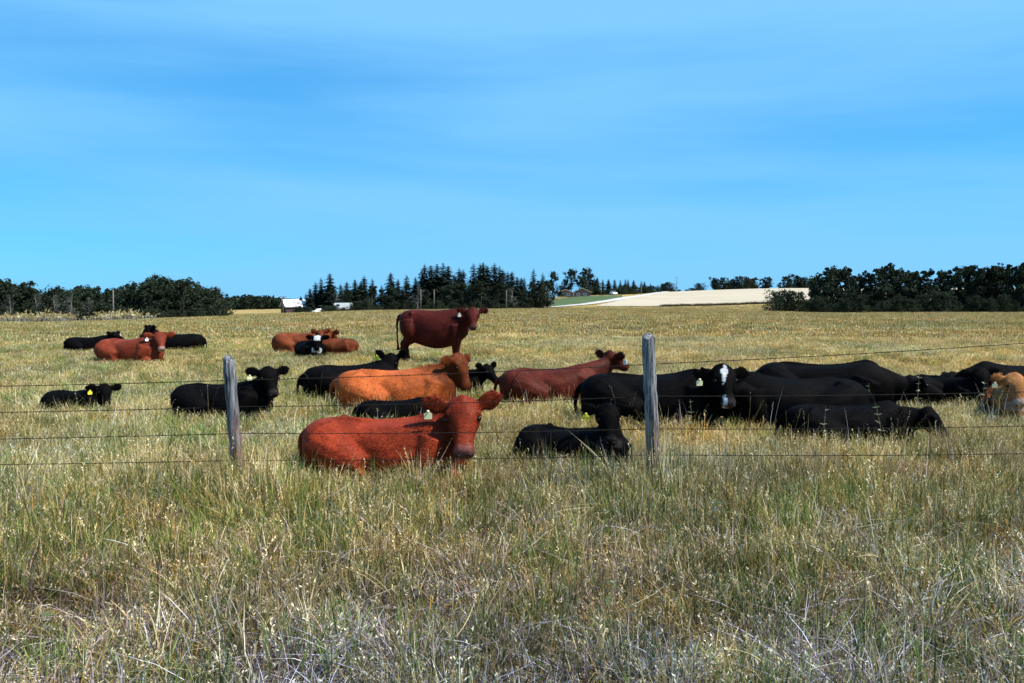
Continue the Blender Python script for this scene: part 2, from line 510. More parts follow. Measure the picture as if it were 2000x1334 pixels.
# ------------------------------------------------------------------ cattle
RED = (0.215, 0.028, 0.010)
DRED = (0.062, 0.0095, 0.0065)
ORANGE = (0.36, 0.082, 0.020)
BROWN = (0.076, 0.014, 0.0075)
BLACK = (0.0028, 0.0024, 0.0026)
TAN = (0.46, 0.255, 0.12)
FOOT = []            # footprints kept clear of grass: (x, y, heading, half length, half width)
COWS = {}

Y_ = Vector((0, 1, 0)); Z_ = Vector((0, 0, 1)); X_ = Vector((1, 0, 0))

def limb(bm, pts, radii, flat=1.0):
    P = catmull([list(p) + [r] for p, r in zip(pts, radii)], 5)
    st = []
    for i in range(len(P)):
        a = Vector(P[max(i - 1, 0)][:3]); b = Vector(P[min(i + 1, len(P) - 1)][:3])
        t = (b - a).normalized()
        sd = Z_.cross(t) if abs(t.z) < 0.95 else Y_
        sd = (sd - t * sd.dot(t)).normalized()
        st.append((P[i][:3], sd, t.cross(sd), max(P[i][3], 0.012) * flat, max(P[i][3], 0.012)))
    loft(bm, st, 12)

def torso(bm, rows):
    P = catmull(rows, 4)
    st = [((r[0], 0, r[1]), Y_, Z_, max(r[2], 0.02), max(r[3], 0.02), 2.35) for r in P]
    loft(bm, st, 24)

def build_body(stand, poll, f, s, u, hs, ear, vox, belly, low_neck):
    bm = bmesh.new()
    if stand:
        torso(bm, [(-0.86, 1.02, .10, .12), (-0.80, .98, .22, .28), (-0.62, .95, .30, .38), (-0.30, .89, .36, .44), (0.0, .85, .39, .47),
                   (0.30, .87, .37, .47), (0.55, .93, .30, .43), (0.72, .96, .22, .36), (0.86, .95, .12, .20)])
        for sg in (-1, 1):
            ball(bm, (-0.52, sg * .21, 1.245), .065)
            ball(bm, (-0.78, sg * .10, 1.13), .055)
            ball(bm, (0.52, sg * .07, 1.29), .06)
            limb(bm, [(-0.62, sg * .18, 1.05), (-0.58, sg * .24, .82), (-0.60, sg * .21, .62), (-0.76, sg * .18, .46), (-0.73, sg * .17, .22), (-0.70, sg * .17, .10), (-0.66, sg * .17, .02)],
                 [.22, .20, .13, .075, .052, .055, .06])
            limb(bm, [(0.56, sg * .18, .95), (0.55, sg * .20, .70), (0.55, sg * .18, .44), (0.55, sg * .17, .22), (0.55, sg * .17, .10), (0.58, sg * .17, .02)],
                 [.18, .14, .075, .052, .055, .06])
        limb(bm, [(-0.84, 0, 1.20), (-0.93, 0, 1.10), (-0.95, 0.01, .75), (-0.93, 0.02, .45), (-0.93, .02, .32)], [.05, .04, .025, .03, .05])
        nb = Vector((0.52, 0, 1.02)); nw, nh = .22, .31
    else:
        b = belly
        torso(bm, [(-0.88, .36, .09, .12), (-0.80, .34, .24, .25), (-0.62, .33, .33, .315), (-0.34, .315, .35 * b, .300), (0.02, .31, .41 * b, .318),
                   (0.30, .33, .38 * b, .33), (0.52, .36, .31, .335), (0.70, .35, .24, .27), (0.84, .33, .14, .17)])
        for sg in (-1, 1):
            ball(bm, (-0.52, sg * .205, .595), .058)
            ball(bm, (0.50, sg * .09, .630), .065)
            # folded hind leg: thigh, stifle by the flank, hock back by the rump, shank forward again
            limb(bm, [(-0.62, sg * .22, .40), (-0.40, sg * .34, .33), (-0.14, sg * .43, .22)], [.24, .20, .12])
            limb(bm, [(-0.14, sg * .43, .20), (-0.34, sg * .45, .13), (-0.60, sg * .44, .09)], [.115, .085, .06])
            limb(bm, [(-0.60, sg * .44, .08), (-0.35, sg * .52, .05), (-0.18, sg * .55, .045), (-0.10, sg * .56, .04)], [.055, .042, .048, .05])
            # folded fore leg: elbow at the chest, knee ahead, cannon tucked back
            limb(bm, [(0.52, sg * .20, .46), (0.46, sg * .27, .28), (0.36, sg * .29, .14)], [.19, .15, .10])
            limb(bm, [(0.36, sg * .29, .14), (0.60, sg * .27, .12), (0.76, sg * .17, .09)], [.10, .075, .06])
            limb(bm, [(0.76, sg * .17, .07), (0.60, sg * .18, .045), (0.50, sg * .18, .04)], [.055, .042, .048])
        limb(bm, [(-0.84, 0, .50), (-0.93, .04, .42), (-0.96, .12, .20), (-0.90, .22, .06), (-0.80, .32, .04)], [.045, .035, .025, .028, .04])
        limb(bm, [(-0.80, 0, .555), (-0.50, 0, .625), (-0.10, 0, .605), (0.25, 0, .635), (0.50, 0, .685), (0.62, 0, .65)], [.03, .036, .034, .034, .04, .03])
        nb = Vector((0.46, 0, .42)); nw, nh = .22, .28
    # neck
    E = poll + f * (0.07 * hs) - u * (0.12 * hs)
    L = (E - nb).length
    P1 = nb + Vector((L * .42, 0, L * (.05 if low_neck else .26)))
    back = (-f * 0.25 - u * 0.8).normalized()
    hfl = Vector((f.x, f.y, 0))
    hfl = hfl.normalized() if hfl.length > 0.05 else X_
    P2 = E - (hfl * 0.55 + Z_ * (0.05 if low_neck else 0.6)).normalized() * L * .32
    st = []
    N = 9
    for i in range(N + 1):
        t = i / N
        c = nb * (1 - t) ** 3 + P1 * 3 * t * (1 - t) ** 2 + P2 * 3 * t * t * (1 - t) + E * t ** 3
        d = ((P1 - nb) * (1 - t) ** 2 + (P2 - P1) * 2 * t * (1 - t) + (E - P2) * t * t).normalized()
        sd = Y_.lerp(s, t)
        sd = (sd - d * sd.dot(d)).normalized()
        w = nw + (0.095 * hs - nw) * t ** 0.62
        h = nh + (0.130 * hs - nh) * t ** 0.75
        st.append((c, sd, d.cross(sd), w, h))
    loft(bm, st, 18)
    # head
    H = np.array([(-0.06, -.075, .060, .060), (-0.02, -.070, .112, .092), (.06, -.075, .142, .118), (.14, -.083, .144, .128), (.22, -.088, .114, .118),
                  (.30, -.084, .086, .094), (.365, -.080, .080, .083), (.42, -.080, .089, .078), (.458, -.084, .074, .060), (.475, -.088, .042, .036)])
    st = [(poll + f * (r[0] * hs) + u * (r[1] * hs), s, u, r[2] * hs, r[3] * hs, 2.3) for r in catmull(H, 3)]
    loft(bm, st, 18)
    ball(bm, poll + u * (-.005 * hs), .055 * hs)
    for sg in (-1, 1):
        ball(bm, poll + f * (.112 * hs) + s * (sg * .112 * hs) + u * (-.016 * hs), .038 * hs)
        base = poll + f * (.035 * hs) + s * (sg * .112 * hs) - u * (.055 * hs)
        e_up, e_fw = ear[0 if sg > 0 else 1]
        dr = (s * sg + Z_ * e_up + hfl * e_fw).normalized()
        vert = (Z_ - dr * Z_.dot(dr)).normalized()
        fr = dr.cross(vert)
        k = hs * (1.0 if vox < .025 else 1.1)
        th = max(.015 * hs, vox * 0.85)
        E_ = catmull([(0, .030), (.05, .060), (.11, .084), (.17, .078), (.215, .046), (.235, .014)], 3)
        loft(bm, [(base + dr * (r[0] * k) - fr * 0, vert, fr, max(r[1] * k, th * .8), th * (1 - .35 * r[0] / .24)) for r in E_], 12)
    bmesh.ops.recalc_face_normals(bm, faces=bm.faces)
    me = bpy.data.meshes.new('tmp'); bm.to_mesh(me); bm.free()
    ob = bpy.data.objects.new('tmp', me); C.objects.link(ob)
    md = ob.modifiers.new('r', 'REMESH'); md.mode = 'VOXEL'; md.voxel_size = vox; md.use_smooth_shade = True
    ms = ob.modifiers.new('s', 'SMOOTH'); ms.factor = 0.5; ms.iterations = 5 if vox < .02 else 3
    dg = bpy.context.evaluated_depsgraph_get()
    out = bpy.data.meshes.new_from_object(ob.evaluated_get(dg))
    bpy.data.objects.remove(ob); bpy.data.meshes.remove(me)
    out.name = 'cow_body'
    out.polygons.foreach_set('use_smooth', [True] * len(out.polygons))
    return out

def coat_hair(me, co, col, t, a, b, d, sc, root):
    """short coat hairs lying back along the body, longer round the ears and poll"""
    r = np.random.default_rng(int(d * 1000))
    nv = len(co)
    no = np.empty(nv * 3); me.vertices.foreach_get('normal', no); no = no.reshape(-1, 3)
    n = int(min(26000, 240000 / d))
    k = r.integers(0, nv, n)
    earz = (np.abs(a) > .125) & (np.abs(a) < .40) & (t < .22) & (t > -.25)
    k = np.concatenate([k, r.choice(np.nonzero(earz)[0], min(n // 12, 1800))]) if earz.sum() > 20 else k
    n = len(k)
    p = co[k] + r.normal(0, .006, (n, 3)); nn = no[k]
    fl = np.tile(np.array([-.75, 0, -.45]), (n, 1)) + r.normal(0, .28, (n, 3))
    fl -= nn * (fl * nn).sum(1)[:, None]
    fl /= np.linalg.norm(fl, axis=1)[:, None] + 1e-6
    ez = earz[k]
    L = np.where(ez, .022, .016) * r.uniform(.6, 1.3, n) / sc * (.8 + d * .02)
    dr = fl * .93 + nn * np.where(ez, .6, .20)[:, None]
    sd = np.cross(dr, nn); sd /= np.linalg.norm(sd, axis=1)[:, None] + 1e-6
    w = (.0032 * (.7 + d * .045) / sc)
    V = np.stack([p - sd * w, p + sd * w, p + dr * L[:, None]], 1).reshape(-1, 3)
    F_ = np.arange(n * 3).reshape(-1, 3)
    hm = bpy.data.meshes.new('hair'); hm.from_pydata(V.tolist(), [], F_.tolist())
    cc = np.repeat(col[k] * r.uniform(.7, 1.3, (n, 1)), 3, 0)
    at = hm.color_attributes.new('coat', 'FLOAT_COLOR', 'POINT')
    at.data.foreach_set('color', np.hstack([cc, np.ones((n * 3, 1))]).astype(np.float32).ravel())
    nr = np.repeat(nn * .8 + dr * .15, 3, 0); nr /= np.linalg.norm(nr, axis=1)[:, None]
    hm.polygons.foreach_set('use_smooth', [True] * n)
    hm.normals_split_custom_set(nr.tolist())
    link('hair', hm, M['hair'], root)['kind'] = 'stuff'

def cow(key, name, px, d, heading, sc, poll, hyaw, hpitch, coat, label, stand=False, hs=1.0, roll=0.0, tagside=None, tagmat='yellow', face=None,
        muzzle=None, lip=False, ear=((0.12, -.05), (0.12, -.05)), vox=0.02, belly=1.0, low_neck=False, head_mul=1.0, zoff=0.0, number=None, group=None):
    x = gx(px, d)
    z = tz(x, d)
    root = empty(name, (x, d, z + zoff - (0 if stand else .05)), R(heading), sc)
    hl = R(hyaw - heading); p = R(hpitch)
    f = Vector((math.cos(p) * math.cos(hl), math.cos(p) * math.sin(hl), math.sin(p)))
    s = Vector((-math.sin(hl), math.cos(hl), 0))
    if roll:
        s = Matrix.Rotation(R(roll), 3, f) @ s
    u = f.cross(s)
    poll = Vector(poll)
    me = build_body(stand, poll, f, s, u, hs, ear, vox / sc, belly, low_neck)
    nv = len(me.vertices)
    co = np.empty(nv * 3); me.vertices.foreach_get('co', co); co = co.reshape(-1, 3)
    q = co - np.array(poll)
    t = q @ np.array(f) / hs; a = q @ np.array(s) / hs; b = q @ np.array(u) / hs
    col = np.tile(np.array(coat), (nv, 1))
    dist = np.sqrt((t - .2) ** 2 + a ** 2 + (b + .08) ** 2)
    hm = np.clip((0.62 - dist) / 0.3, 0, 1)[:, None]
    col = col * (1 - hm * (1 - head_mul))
    inhead = (t > -.1) & (t < .50) & (np.abs(a) < .165) & (b > -.20) & (b < .1)
    if muzzle is not None:
        k = np.clip((t - .375) / .05, 0, 1)[:, None] * inhead[:, None]
        col = col * (1 - k) + np.array(muzzle) * k
    jit = 0.012 * np.sin(co[:, 0] * 90 + co[:, 1] * 70) + 0.008 * np.sin(co[:, 2] * 160)
    if face == 'blaze':       # white wedge down the forehead and a white spot on the muzzle
        w = np.interp(t, [-.02, .02, .07, .14, .20, .26], [0, .030, .040, .025, .009, .0])
        m = inhead & (np.abs(a + .022 - .25 * (.10 - t)) < w + jit * .45) & (b > -.075) & (t < .31)
        m |= inhead & (t > .35) & (a < -.030 + jit) & (a > -.072) & (b > -.11)
        col[m] = (0.44, 0.46, 0.48)
    if face == 'white':       # white forehead, white round the mouth
        m = inhead & (t > .0 + jit) & (t < .17 + jit) & (np.abs(a) < .10) & (b > -.09)
        m |= inhead & (t > .36) & (b < -.07)
        col[m] = (0.52, 0.53, 0.54)
    if face == 'tan':
        k = (np.clip((dist - .30) / .12, 0, 1))[:, None]
        col = col * k + np.array((0.30, 0.125, 0.042)) * (1 - k)
        k = (inhead & (t > .37))[:, None]
        col = np.where(k, np.array((0.36, 0.25, 0.20)), col)
    if lip:
        m = inhead & (t > .385) & (t < .49) & (b < -.102 + jit * .4) & (b > -.172) & (np.abs(a) < .075)
        col[m] = (0.62, 0.56, 0.52)
        m = inhead & (t > .25) & (np.abs(b + .094) < .010)
        col[m] *= 0.15
    hoof = (co[:, 2] < .07) & stand
    col[hoof] = (0.012, 0.011, 0.01)
    # uneven coat: sun-bleached along the back, darker stifle and shoulder hair
    n = 0.5 + 0.5 * np.sin(co[:, 0] * 5.1 + 2.0 * np.sin(co[:, 2] * 6 + px)) * np.sin(co[:, 2] * 7.3 + co[:, 1] * 4)
    col = col * (0.82 + 0.32 * n)[:, None]
    at = me.color_attributes.new('coat', 'FLOAT_COLOR', 'POINT')
    at.data.foreach_set('color', np.hstack([col, np.ones((nv, 1))]).astype(np.float32).ravel())
    me.materials.clear()
    link('body', me, M['hide'] if max(coat) < .02 else M['red_hide'], root)
    coat_hair(me, co, col, t, a, b, d, sc, root)
    for sg in (-1, 1):
        bm = bmesh.new()
        ball(bm, poll + f * (.160 * hs) + s * (sg * .122 * hs) - u * (.030 * hs), .025 * hs, (1.15, 1, .9))
        link('eye', bm_mesh('eye', bm, True), M['eye'], root)
        if d < 14 or stand:
            bm = bmesh.new()
            ball(bm, poll + f * (.464 * hs) + s * (sg * .046 * hs) - u * (.056 * hs), .019 * hs, (1.1, 1, .7))
            link('nostril', bm_mesh('nostril', bm, True), M['nostril'], root)
    if tagside:
        sg = tagside
        e_up, e_fw = ear[0 if sg > 0 else 1]
        hfl = Vector((f.x, f.y, 0)).normalized()
        dr = (s * sg + Z_ * e_up + hfl * e_fw).normalized()
        c = poll + f * (.035 * hs) + s * (sg * .112 * hs) - u * (.055 * hs) + dr * (.178 * hs) + hfl * .065 - Z_ * (.050 * hs)
        sh = Vector((-hfl.y, hfl.x, 0))
        W, Hh, Tk = .040 / sc ** .5, .092 / sc ** .5, .003
        out = [(-.25, 0), (.25, 0), (.45, -.22), (1, -.42), (1, -.92), (.85, -1), (-.85, -1), (-1, -.92), (-1, -.42), (-.45, -.22)]
        bm = bmesh.new()
        rings = []
        for tk in (-Tk, Tk):
            rings.append([bm.verts.new(c + sh * (ox * W) + Z_ * (oz * Hh) + hfl * (tk + .012 * oz)) for ox, oz in out])
        k = len(out)
        bm.faces.new(rings[0]); bm.faces.new(rings[1][::-1])
        for i in range(k):
            bm.faces.new((rings[0][i], rings[1][i], rings[1][(i + 1) % k], rings[0][(i + 1) % k]))
        ball(bm, c + hfl * .004 - Z_ * .012, .011)
        bmesh.ops.recalc_face_normals(bm, faces=bm.faces)
        tg = link('ear_tag', bm_mesh('ear_tag', bm), M[tagmat], root)
        if number:
            cu = bpy.data.curves.new('number', 'FONT'); cu.body = number; cu.size = Hh * .62; cu.align_x = 'CENTER'; cu.align_y = 'CENTER'
            to = bpy.data.objects.new('number', cu); C.objects.link(to)
            tm = bpy.data.meshes.new_from_object(to.evaluated_get(bpy.context.evaluated_depsgraph_get()))
            bpy.data.objects.remove(to)
            rot = Matrix((sh, Z_, hfl)).transposed().to_4x4()
            tm.transform(Matrix.Translation(c - Z_ * (Hh * .66) + hfl * (Tk + .002 - .012 * .66)) @ rot)
            tm.materials.clear()
            link('tag_number', tm, M['ink'], tg)
    if not stand:
        FOOT.append((x, d, R(heading), .86 * sc, .43 * sc))
    tag(root, label, 'calf' if name == 'calf' else 'cow', group or 'cattle resting in the pasture')
    COWS[key] = root
    return root

UP = ((.42, -.05), (.42, -.05))
# nearest pair, by the fence
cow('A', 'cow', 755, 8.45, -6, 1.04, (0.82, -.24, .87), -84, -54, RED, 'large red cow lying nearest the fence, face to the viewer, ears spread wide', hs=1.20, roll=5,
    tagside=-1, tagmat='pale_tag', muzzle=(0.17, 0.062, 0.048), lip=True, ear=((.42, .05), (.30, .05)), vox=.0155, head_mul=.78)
cow('B', 'cow', 1122, 8.85, -34, 0.8, (0.58, -.10, 1.00), -88, -58, BLACK, 'small black cow lying nearest the fence with a bright yellow tag under its ear', hs=1.06,
    tagside=-1, ear=((.05, .0), (.22, .05)), vox=.0165, muzzle=(.02, .018, .018), number='206')
# middle group
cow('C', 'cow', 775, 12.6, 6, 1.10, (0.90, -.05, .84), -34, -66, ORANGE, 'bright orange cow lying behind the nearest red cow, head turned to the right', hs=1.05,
    ear=((.05, -.1), (.05, -.1)), vox=.021, head_mul=.28, belly=1.05)  # shade on the head is painted into its coat colour by head_mul
cow('D', 'calf', 775, 11.35, 4, .66, (1.16, .10, .46), 12, -18, BLACK, 'black calf lying hidden between the orange cow and the nearest red cow', vox=.02, hs=1.1, low_neck=True)
cow('E', 'cow', 690, 13.7, 24, .98, (0.66, -.02, .80), -100, -52, BLACK, 'black cow with upright ears looking over the back of the orange cow', hs=1.0,
    tagside=-1, ear=((.85, -.05), (.85, -.05)), vox=.023)
cow('F', 'calf', 880, 14.4, -4, .70, (0.94, -.02, .84), -40, -40, BLACK, 'black calf whose head shows just right of the orange cow', hs=1.15, ear=((.45, 0), (.45, 0)), vox=.023)
cow('G', 'cow', 848, 18.9, -8, 0.96, (1.02, -.26, 1.36), -86, -60, DRED, 'dark red cow standing, the only one on its feet', stand=True, hs=1.12,
    tagside=-1, tagmat='white_tag', muzzle=(.05, .025, .02), lip=True, ear=((.12, .05), (.12, .05)), vox=.023)
# left side
cow('H', 'cow', 434, 11.9, -2, .86, (0.82, -.08, .92), -56, -46, BLACK, 'black cow lying behind the left fence post, head up', hs=1.14,
    tagside=-1, tagmat='pale_tag', ear=((.22, .0), (.22, .0)), vox=.021, muzzle=(.02, .018, .018))
cow('I', 'calf', 147, 12.6, -6, .62, (0.78, -.06, .80), -52, -52, BLACK, 'small black calf lying far left with a round yellow tag', hs=1.15, tagside=-1, ear=((.0, 0), (.15, -.1)), vox=.021)
cow('J', 'calf', 174, 22.5, 8, .74, (0.86, .0, .82), -10, -25, BLACK, 'black calf lying behind the rump of the left red cow', hs=1.1, tagside=1, tagmat='white_tag', ear=((.3, 0), (.3, 0)), vox=.026)
cow('K', 'cow', 254, 19.2, -8, 0.95, (0.86, -.10, .80), -55, -50, (0.165, 0.030, 0.013), 'red cow lying in the left background with a white ear tag', hs=1.05,
    tagside=-1, tagmat='white_tag', muzzle=(0.40, .24, .20), ear=((.18, 0), (.10, 0)), vox=.026)
cow('L', 'cow', 345, 22.8, 192, .84, (0.86, .05, .92), 230, -45, BLACK, 'black cow lying behind the head of the left red cow, facing left', hs=1.1, ear=((.2, 0), (.2, 0)), vox=.028)
# the pair with the white faced calf
cow('M1', 'cow', 590, 22.0, -4, .92, (0.84, .10, .72), 60, -40, (0.165, 0.040, 0.014), 'reddish cow lying behind the white-faced black calf, rump to the left', vox=.028)
cow('M3', 'cow', 655, 21.4, 160, .74, (0.62, .05, .92), 110, -30, (0.135, 0.032, 0.012), 'reddish cow lying right of the white-faced black calf, rump to the right', ear=((.4, 0), (.4, 0)), vox=.028)
cow('M2', 'calf', 608, 20.8, -62, .72, (0.74, .03, .86), -85, -62, BLACK, 'black calf with a white forehead between two reddish cows', face='white', hs=1.15, ear=((.12, 0), (.12, 0)), vox=.023)
# right of centre
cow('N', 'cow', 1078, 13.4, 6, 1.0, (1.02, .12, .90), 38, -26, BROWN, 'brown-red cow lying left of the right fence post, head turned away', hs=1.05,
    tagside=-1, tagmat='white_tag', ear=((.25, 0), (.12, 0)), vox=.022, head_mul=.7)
cow('O', 'cow', 1276, 11.5, -10, 1.18, (0.80, -.44, .78), -82, -58, BLACK, 'black cow with a white blaze lying behind the right fence post', hs=1.0, face='blaze',
    tagside=-1, tagmat='pale_tag', ear=((-.12, -.1), (-.1, -.1)), vox=.02, muzzle=(.03, .028, .03))
cow('P1', 'cow', 1548, 11.25, 172, 1.15, (0.66, .32, .60), 150, -30, BLACK, 'black cow lying against the white-blazed cow, face hidden', vox=.021, low_neck=True)
cow('P6', 'calf', 1540, 13.8, 80, .80, (0.50, .0, .80), 70, -30, BLACK, 'black calf whose head shows over the backs right of the white-blazed cow', ear=((-.1, -.1), (-.1, -.1)), vox=.022)
cow('P2', 'cow', 1612, 12.7, -32, 1.22, (1.00, .10, .50), 4, -20, BLACK, 'black cow of the right group with the highest rounded back', vox=.021, low_neck=True)
cow('P7', 'cow', 1752, 13.1, -4, .84, (1.02, .0, .50), 0, -24, BLACK, 'black cow lying low just right of the black cow with the highest back', vox=.022, low_neck=True)
cow('P3', 'cow', 1662, 9.95, -6, .90, (1.02, -.12, .62), -28, -52, BLACK, 'black cow lying foremost in the right group, head hanging low to the right', vox=.019, low_neck=True, ear=((-.4, -.2), (-.4, -.2)))
cow('P4', 'calf', 1858, 13.2, -70, .82, (0.70, .0, .86), -92, -60, BLACK, 'black calf lying between the right group and the tan-faced cow', vox=.022, hs=1.1, ear=((.2, 0), (-.1, 0)))
cow('P5', 'cow', 1985, 13.6, 178, 1.0, (1.05, .0, .50), 180, -20, BLACK, 'black cow lying behind the tan-faced cow at the right edge', vox=.022, low_neck=True)
cow('Q', 'cow', 1984, 12.0, -125, .86, (0.72, .05, .88), -98, -60, (0.085, 0.026, 0.009), 'tan-faced cow lying at the right edge of the herd', face='tan', hs=1.12, tagside=-1, tagmat='pale_tag',
    ear=((.0, 0), (.05, 0)), vox=.02)

# ------------------------------------------------------------------ barbed wire fence
FY = 7.45
def fence():
    root = empty('barbed_wire_fence', (0, FY, 0))
    tag(root, 'four-strand barbed wire fence on weathered round posts in front of the herd', 'fence')
    posts = [(-700, 7.0, .054, 0, 0, 1.32), (463, FY, .053, -0.055, -.02, 1.345), (1283, FY, .061, -0.045, .03, 1.605), (2135, 7.3, .058, .02, 0, 1.62)]
    tops = []
    for k, (px, d, r, lx, ly, h) in enumerate(posts):
        x = gx(px, d); z0 = tz(x, d)
        bm = bmesh.new()
        zs = [-.1] + [q * (h - .03) / 17 for q in range(18)] + [h - .01, h]
        rr = [r * 1.05] + [r * (1.05 - .10 * q / 17) for q in range(18)] + [r * .92, r * .78]
        rnd = random.Random(40 + k)
        add_tube(bm, [(lx * q * (h and 1) + .006 * rnd.uniform(-1, 1), ly * q + .006 * rnd.uniform(-1, 1), q) for q in zs], rr, 30)
        for v in bm.verts:
            a = math.atan2(v.co.y, v.co.x)
            g = .004 * math.sin(5 * a + k * 2 + v.co.z * 1.5) - .007 * max(0, math.sin(7 * a + 2 * math.sin(2.2 * v.co.z + k))) ** 6 + rnd.uniform(-.002, .002)
            rad = Vector((math.cos(a), math.sin(a), 0))
            v.co += rad * g
            if v.co.z > h - .02:
                v.co.z += .018 * math.sin(a * 2 + k) + rnd.uniform(-.008, .008)
        o = link('fence_post', bm_mesh('fence_post', bm, True), M['post'], root)
        o.location = (x, d - FY, z0)
        tops.append((x, d, z0, lx, ly, r))
    # wire rows: photograph rows at x = 0, left post, right post, x = 2000
    rows = [(752, 744, 712, 670), (804, 797, 776, 766), (857, 850, 841, 834), (908, 904, 893, 889)]
    def zat(row, d): return EYE - (row - 590) / F * d
    for w, rw in enumerate(rows):
        ctrl = []
        for k, (x, d, z0, lx, ly, r) in enumerate(tops):
            if k == 0:
                z = zat(rw[0] + (rw[0] - rw[1]) * 1.4, 7.0)
            elif k == 1: z = zat(rw[1], FY)
            elif k == 2: z = zat(rw[2], FY)
            else: z = zat(rw[3] + (rw[3] - rw[2]) * .19, 7.3)
            ctrl.append(Vector((x, d - FY - r * .0 + .0, z)))
        pts = []
        for a, b in zip(ctrl[:-1], ctrl[1:]):
            L = (b - a).length
            n = max(int(L / .12), 4)
            for i in range(n):
                t = i / n
                p = a.lerp(b, t)
                p.z -= .018 * 4 * t * (1 - t) * (L / 4.2)
                pts.append(p)
        pts.append(ctrl[-1])
        off = Vector((0, .066, 0))       # stapled to the pasture side of the posts
        bm = bmesh.new()
        add_tube(bm, [p + off for p in pts], .0034, 5)
        wr = link('barbed_wire', bm_mesh('barbed_wire', bm), M['wire'], root)
        bm = bmesh.new()
        rnd = random.Random(w)
        for p in pts[1:-1]:
            if abs(p.x) > 7: continue
            q = p + off
            a = rnd.uniform(0, 3.14)
            for s in (a, a + 1.5):
                dv = Vector((.006, math.cos(s) * .014, math.sin(s) * .014))
                add_tube(bm, [q - dv, q + dv], [.0012, .0012], 3, False)
            add_tube(bm, [q - Vector((.007, 0, 0)), q + Vector((.007, 0, 0))], [.0046, .0046], 5)
        link('barbs', bm_mesh('barbs', bm), M['wire'], wr)['kind'] = 'stuff'
fence()

# ------------------------------------------------------------------ trees
def leaf_mesh(name, centers, size, cols, seed, flat=0.0, up_bias=0.0):
    """many small bent leaf-clump faces"""
    r = np.random.default_rng(seed)
    n = len(centers)
    ax = r.normal(size=(n, 3)); ax[:, 2] *= (1 - flat); ax /= np.linalg.norm(ax, axis=1)[:, None]
    bx = r.normal(size=(n, 3)); bx -= ax * (bx * ax).sum(1)[:, None]; bx /= np.linalg.norm(bx, axis=1)[:, None]
    sz = (size * r.uniform(.55, 1.35, n))[:, None] if np.isscalar(size) else (size * r.uniform(.6, 1.3, n))[:, None]
    nz = np.cross(ax, bx)
    c = np.asarray(centers)
    V = np.stack([c - ax * sz, c + bx * sz * .55 + nz * sz * .2, c + ax * sz * 1.05, c - bx * sz * .55 + nz * sz * .15], 1).reshape(-1, 3)
    i = np.arange(n) * 4
    Fc = np.concatenate([np.stack([i, i + 1, i + 2], 1), np.stack([i, i + 2, i + 3], 1)])
    me = bpy.data.meshes.new(name)
    me.from_pydata(V.tolist(), [], Fc.tolist())
    at = me.color_attributes.new('col', 'FLOAT_COLOR', 'POINT')
    cc = np.asarray(cols)[r.integers(0, len(cols), n)] * r.uniform(.7, 1.3, (n, 1))
    cc = np.repeat(cc, 4, 0)
    at.data.foreach_set('color', np.hstack([cc, np.ones((len(cc), 1))]).astype(np.float32).ravel())
    return me

DK = [(.022, .032, .020), (.030, .040, .024), (.018, .026, .020), (.036, .046, .028)]
GR = [(.040, .055, .034), (.050, .062, .040), (.034, .046, .034), (.060, .066, .046)]
SP = [(.014, .021, .016), (.019, .027, .018), (.011, .016, .014)]

def broadleaf(seed, h, w, trunk_frac=.25, nclump=110, leaf=.17, cols=DK, lean=0.05, slim=1.0, multi=1, per=28):
    r = random.Random(seed); rn = np.random.default_rng(seed)
    bm = bmesh.new()
    cl = []
    for m in range(multi):
        bx = r.uniform(-.25, .25) * w * (multi > 1); by = r.uniform(-.25, .25) * w * (multi > 1)
        hh = h * r.uniform(.8, 1.0) if m else h
        base = Vector((bx, by, -.2)); top = Vector((bx * 1.5 + r.uniform(-lean, lean) * h, by * 1.5 + r.uniform(-lean, lean) * h, hh * .9))
        mid = base.lerp(top, .5) + Vector((r.uniform(-.04, .04) * h, r.uniform(-.04, .04) * h, 0))
        tp = catmull([base, mid, top], 4)
        tr = .016 * h / math.sqrt(multi)
        add_tube(bm, tp, [tr * (1 - .85 * i / (len(tp) - 1)) for i in range(len(tp))], 6)
        nl = 15
        for i in range(nl):
            t = trunk_frac + (1 - trunk_frac) * ((i + r.random()) / nl) ** 1.15 * .95
            p = Vector(tp[int(t * (len(tp) - 1))])
            a = r.uniform(0, 6.283)
            wid = w * .5 * slim * (1.12 - .70 * max(t - .3, 0) - .5 * max(.3 - t, 0)) * r.uniform(.55, 1.15)
            q = p + Vector((math.cos(a) * wid, math.sin(a) * wid, h * r.uniform(.06, .20)))
            add_tube(bm, [p, p.lerp(q, .5) + Vector((0, 0, .02 * h)), q], [tr * .45 * (1.2 - t), tr * .3 * (1.2 - t), .01], 4)
            cl.append((q, r.uniform(.13, .22) * w * (1.15 - .4 * t)))
            cl.append((p.lerp(q, .55), r.uniform(.14, .22) * w * (1.15 - .4 * t)
                       ))
        cl.append((top, .13 * w)); cl.append((top + Vector((0, 0, h * .06)), .07 * w))
    while len(cl) < nclump:
        c0, s0 = r.choice(cl)
        v = Vector((r.gauss(0, 1), r.gauss(0, 1), r.gauss(0, 1))).normalized()
        c1 = c0 + v * s0 * r.uniform(.7, 1.2)
        if c1.z < h * .08 or c1.z > h * 1.02: continue
        cl.append((c1, s0 * r.uniform(.35, .7)))
    pts = []
    for c, s in cl:
        k = int(per * r.uniform(.6, 1.4))
        v = rn.normal(size=(k, 3)); v /= np.linalg.norm(v, axis=1)[:, None]
        v *= (s * rn.uniform(.35, 1.05, k) ** .6)[:, None]; v[:, 2] *= 1.25
        pts.append(v + np.array(c))
    pts = np.concatenate(pts)
    pts = pts[pts[:, 2] > .1]
    return bm_mesh('trunk', bm, True), leaf_mesh('crown', pts, leaf, cols, seed)

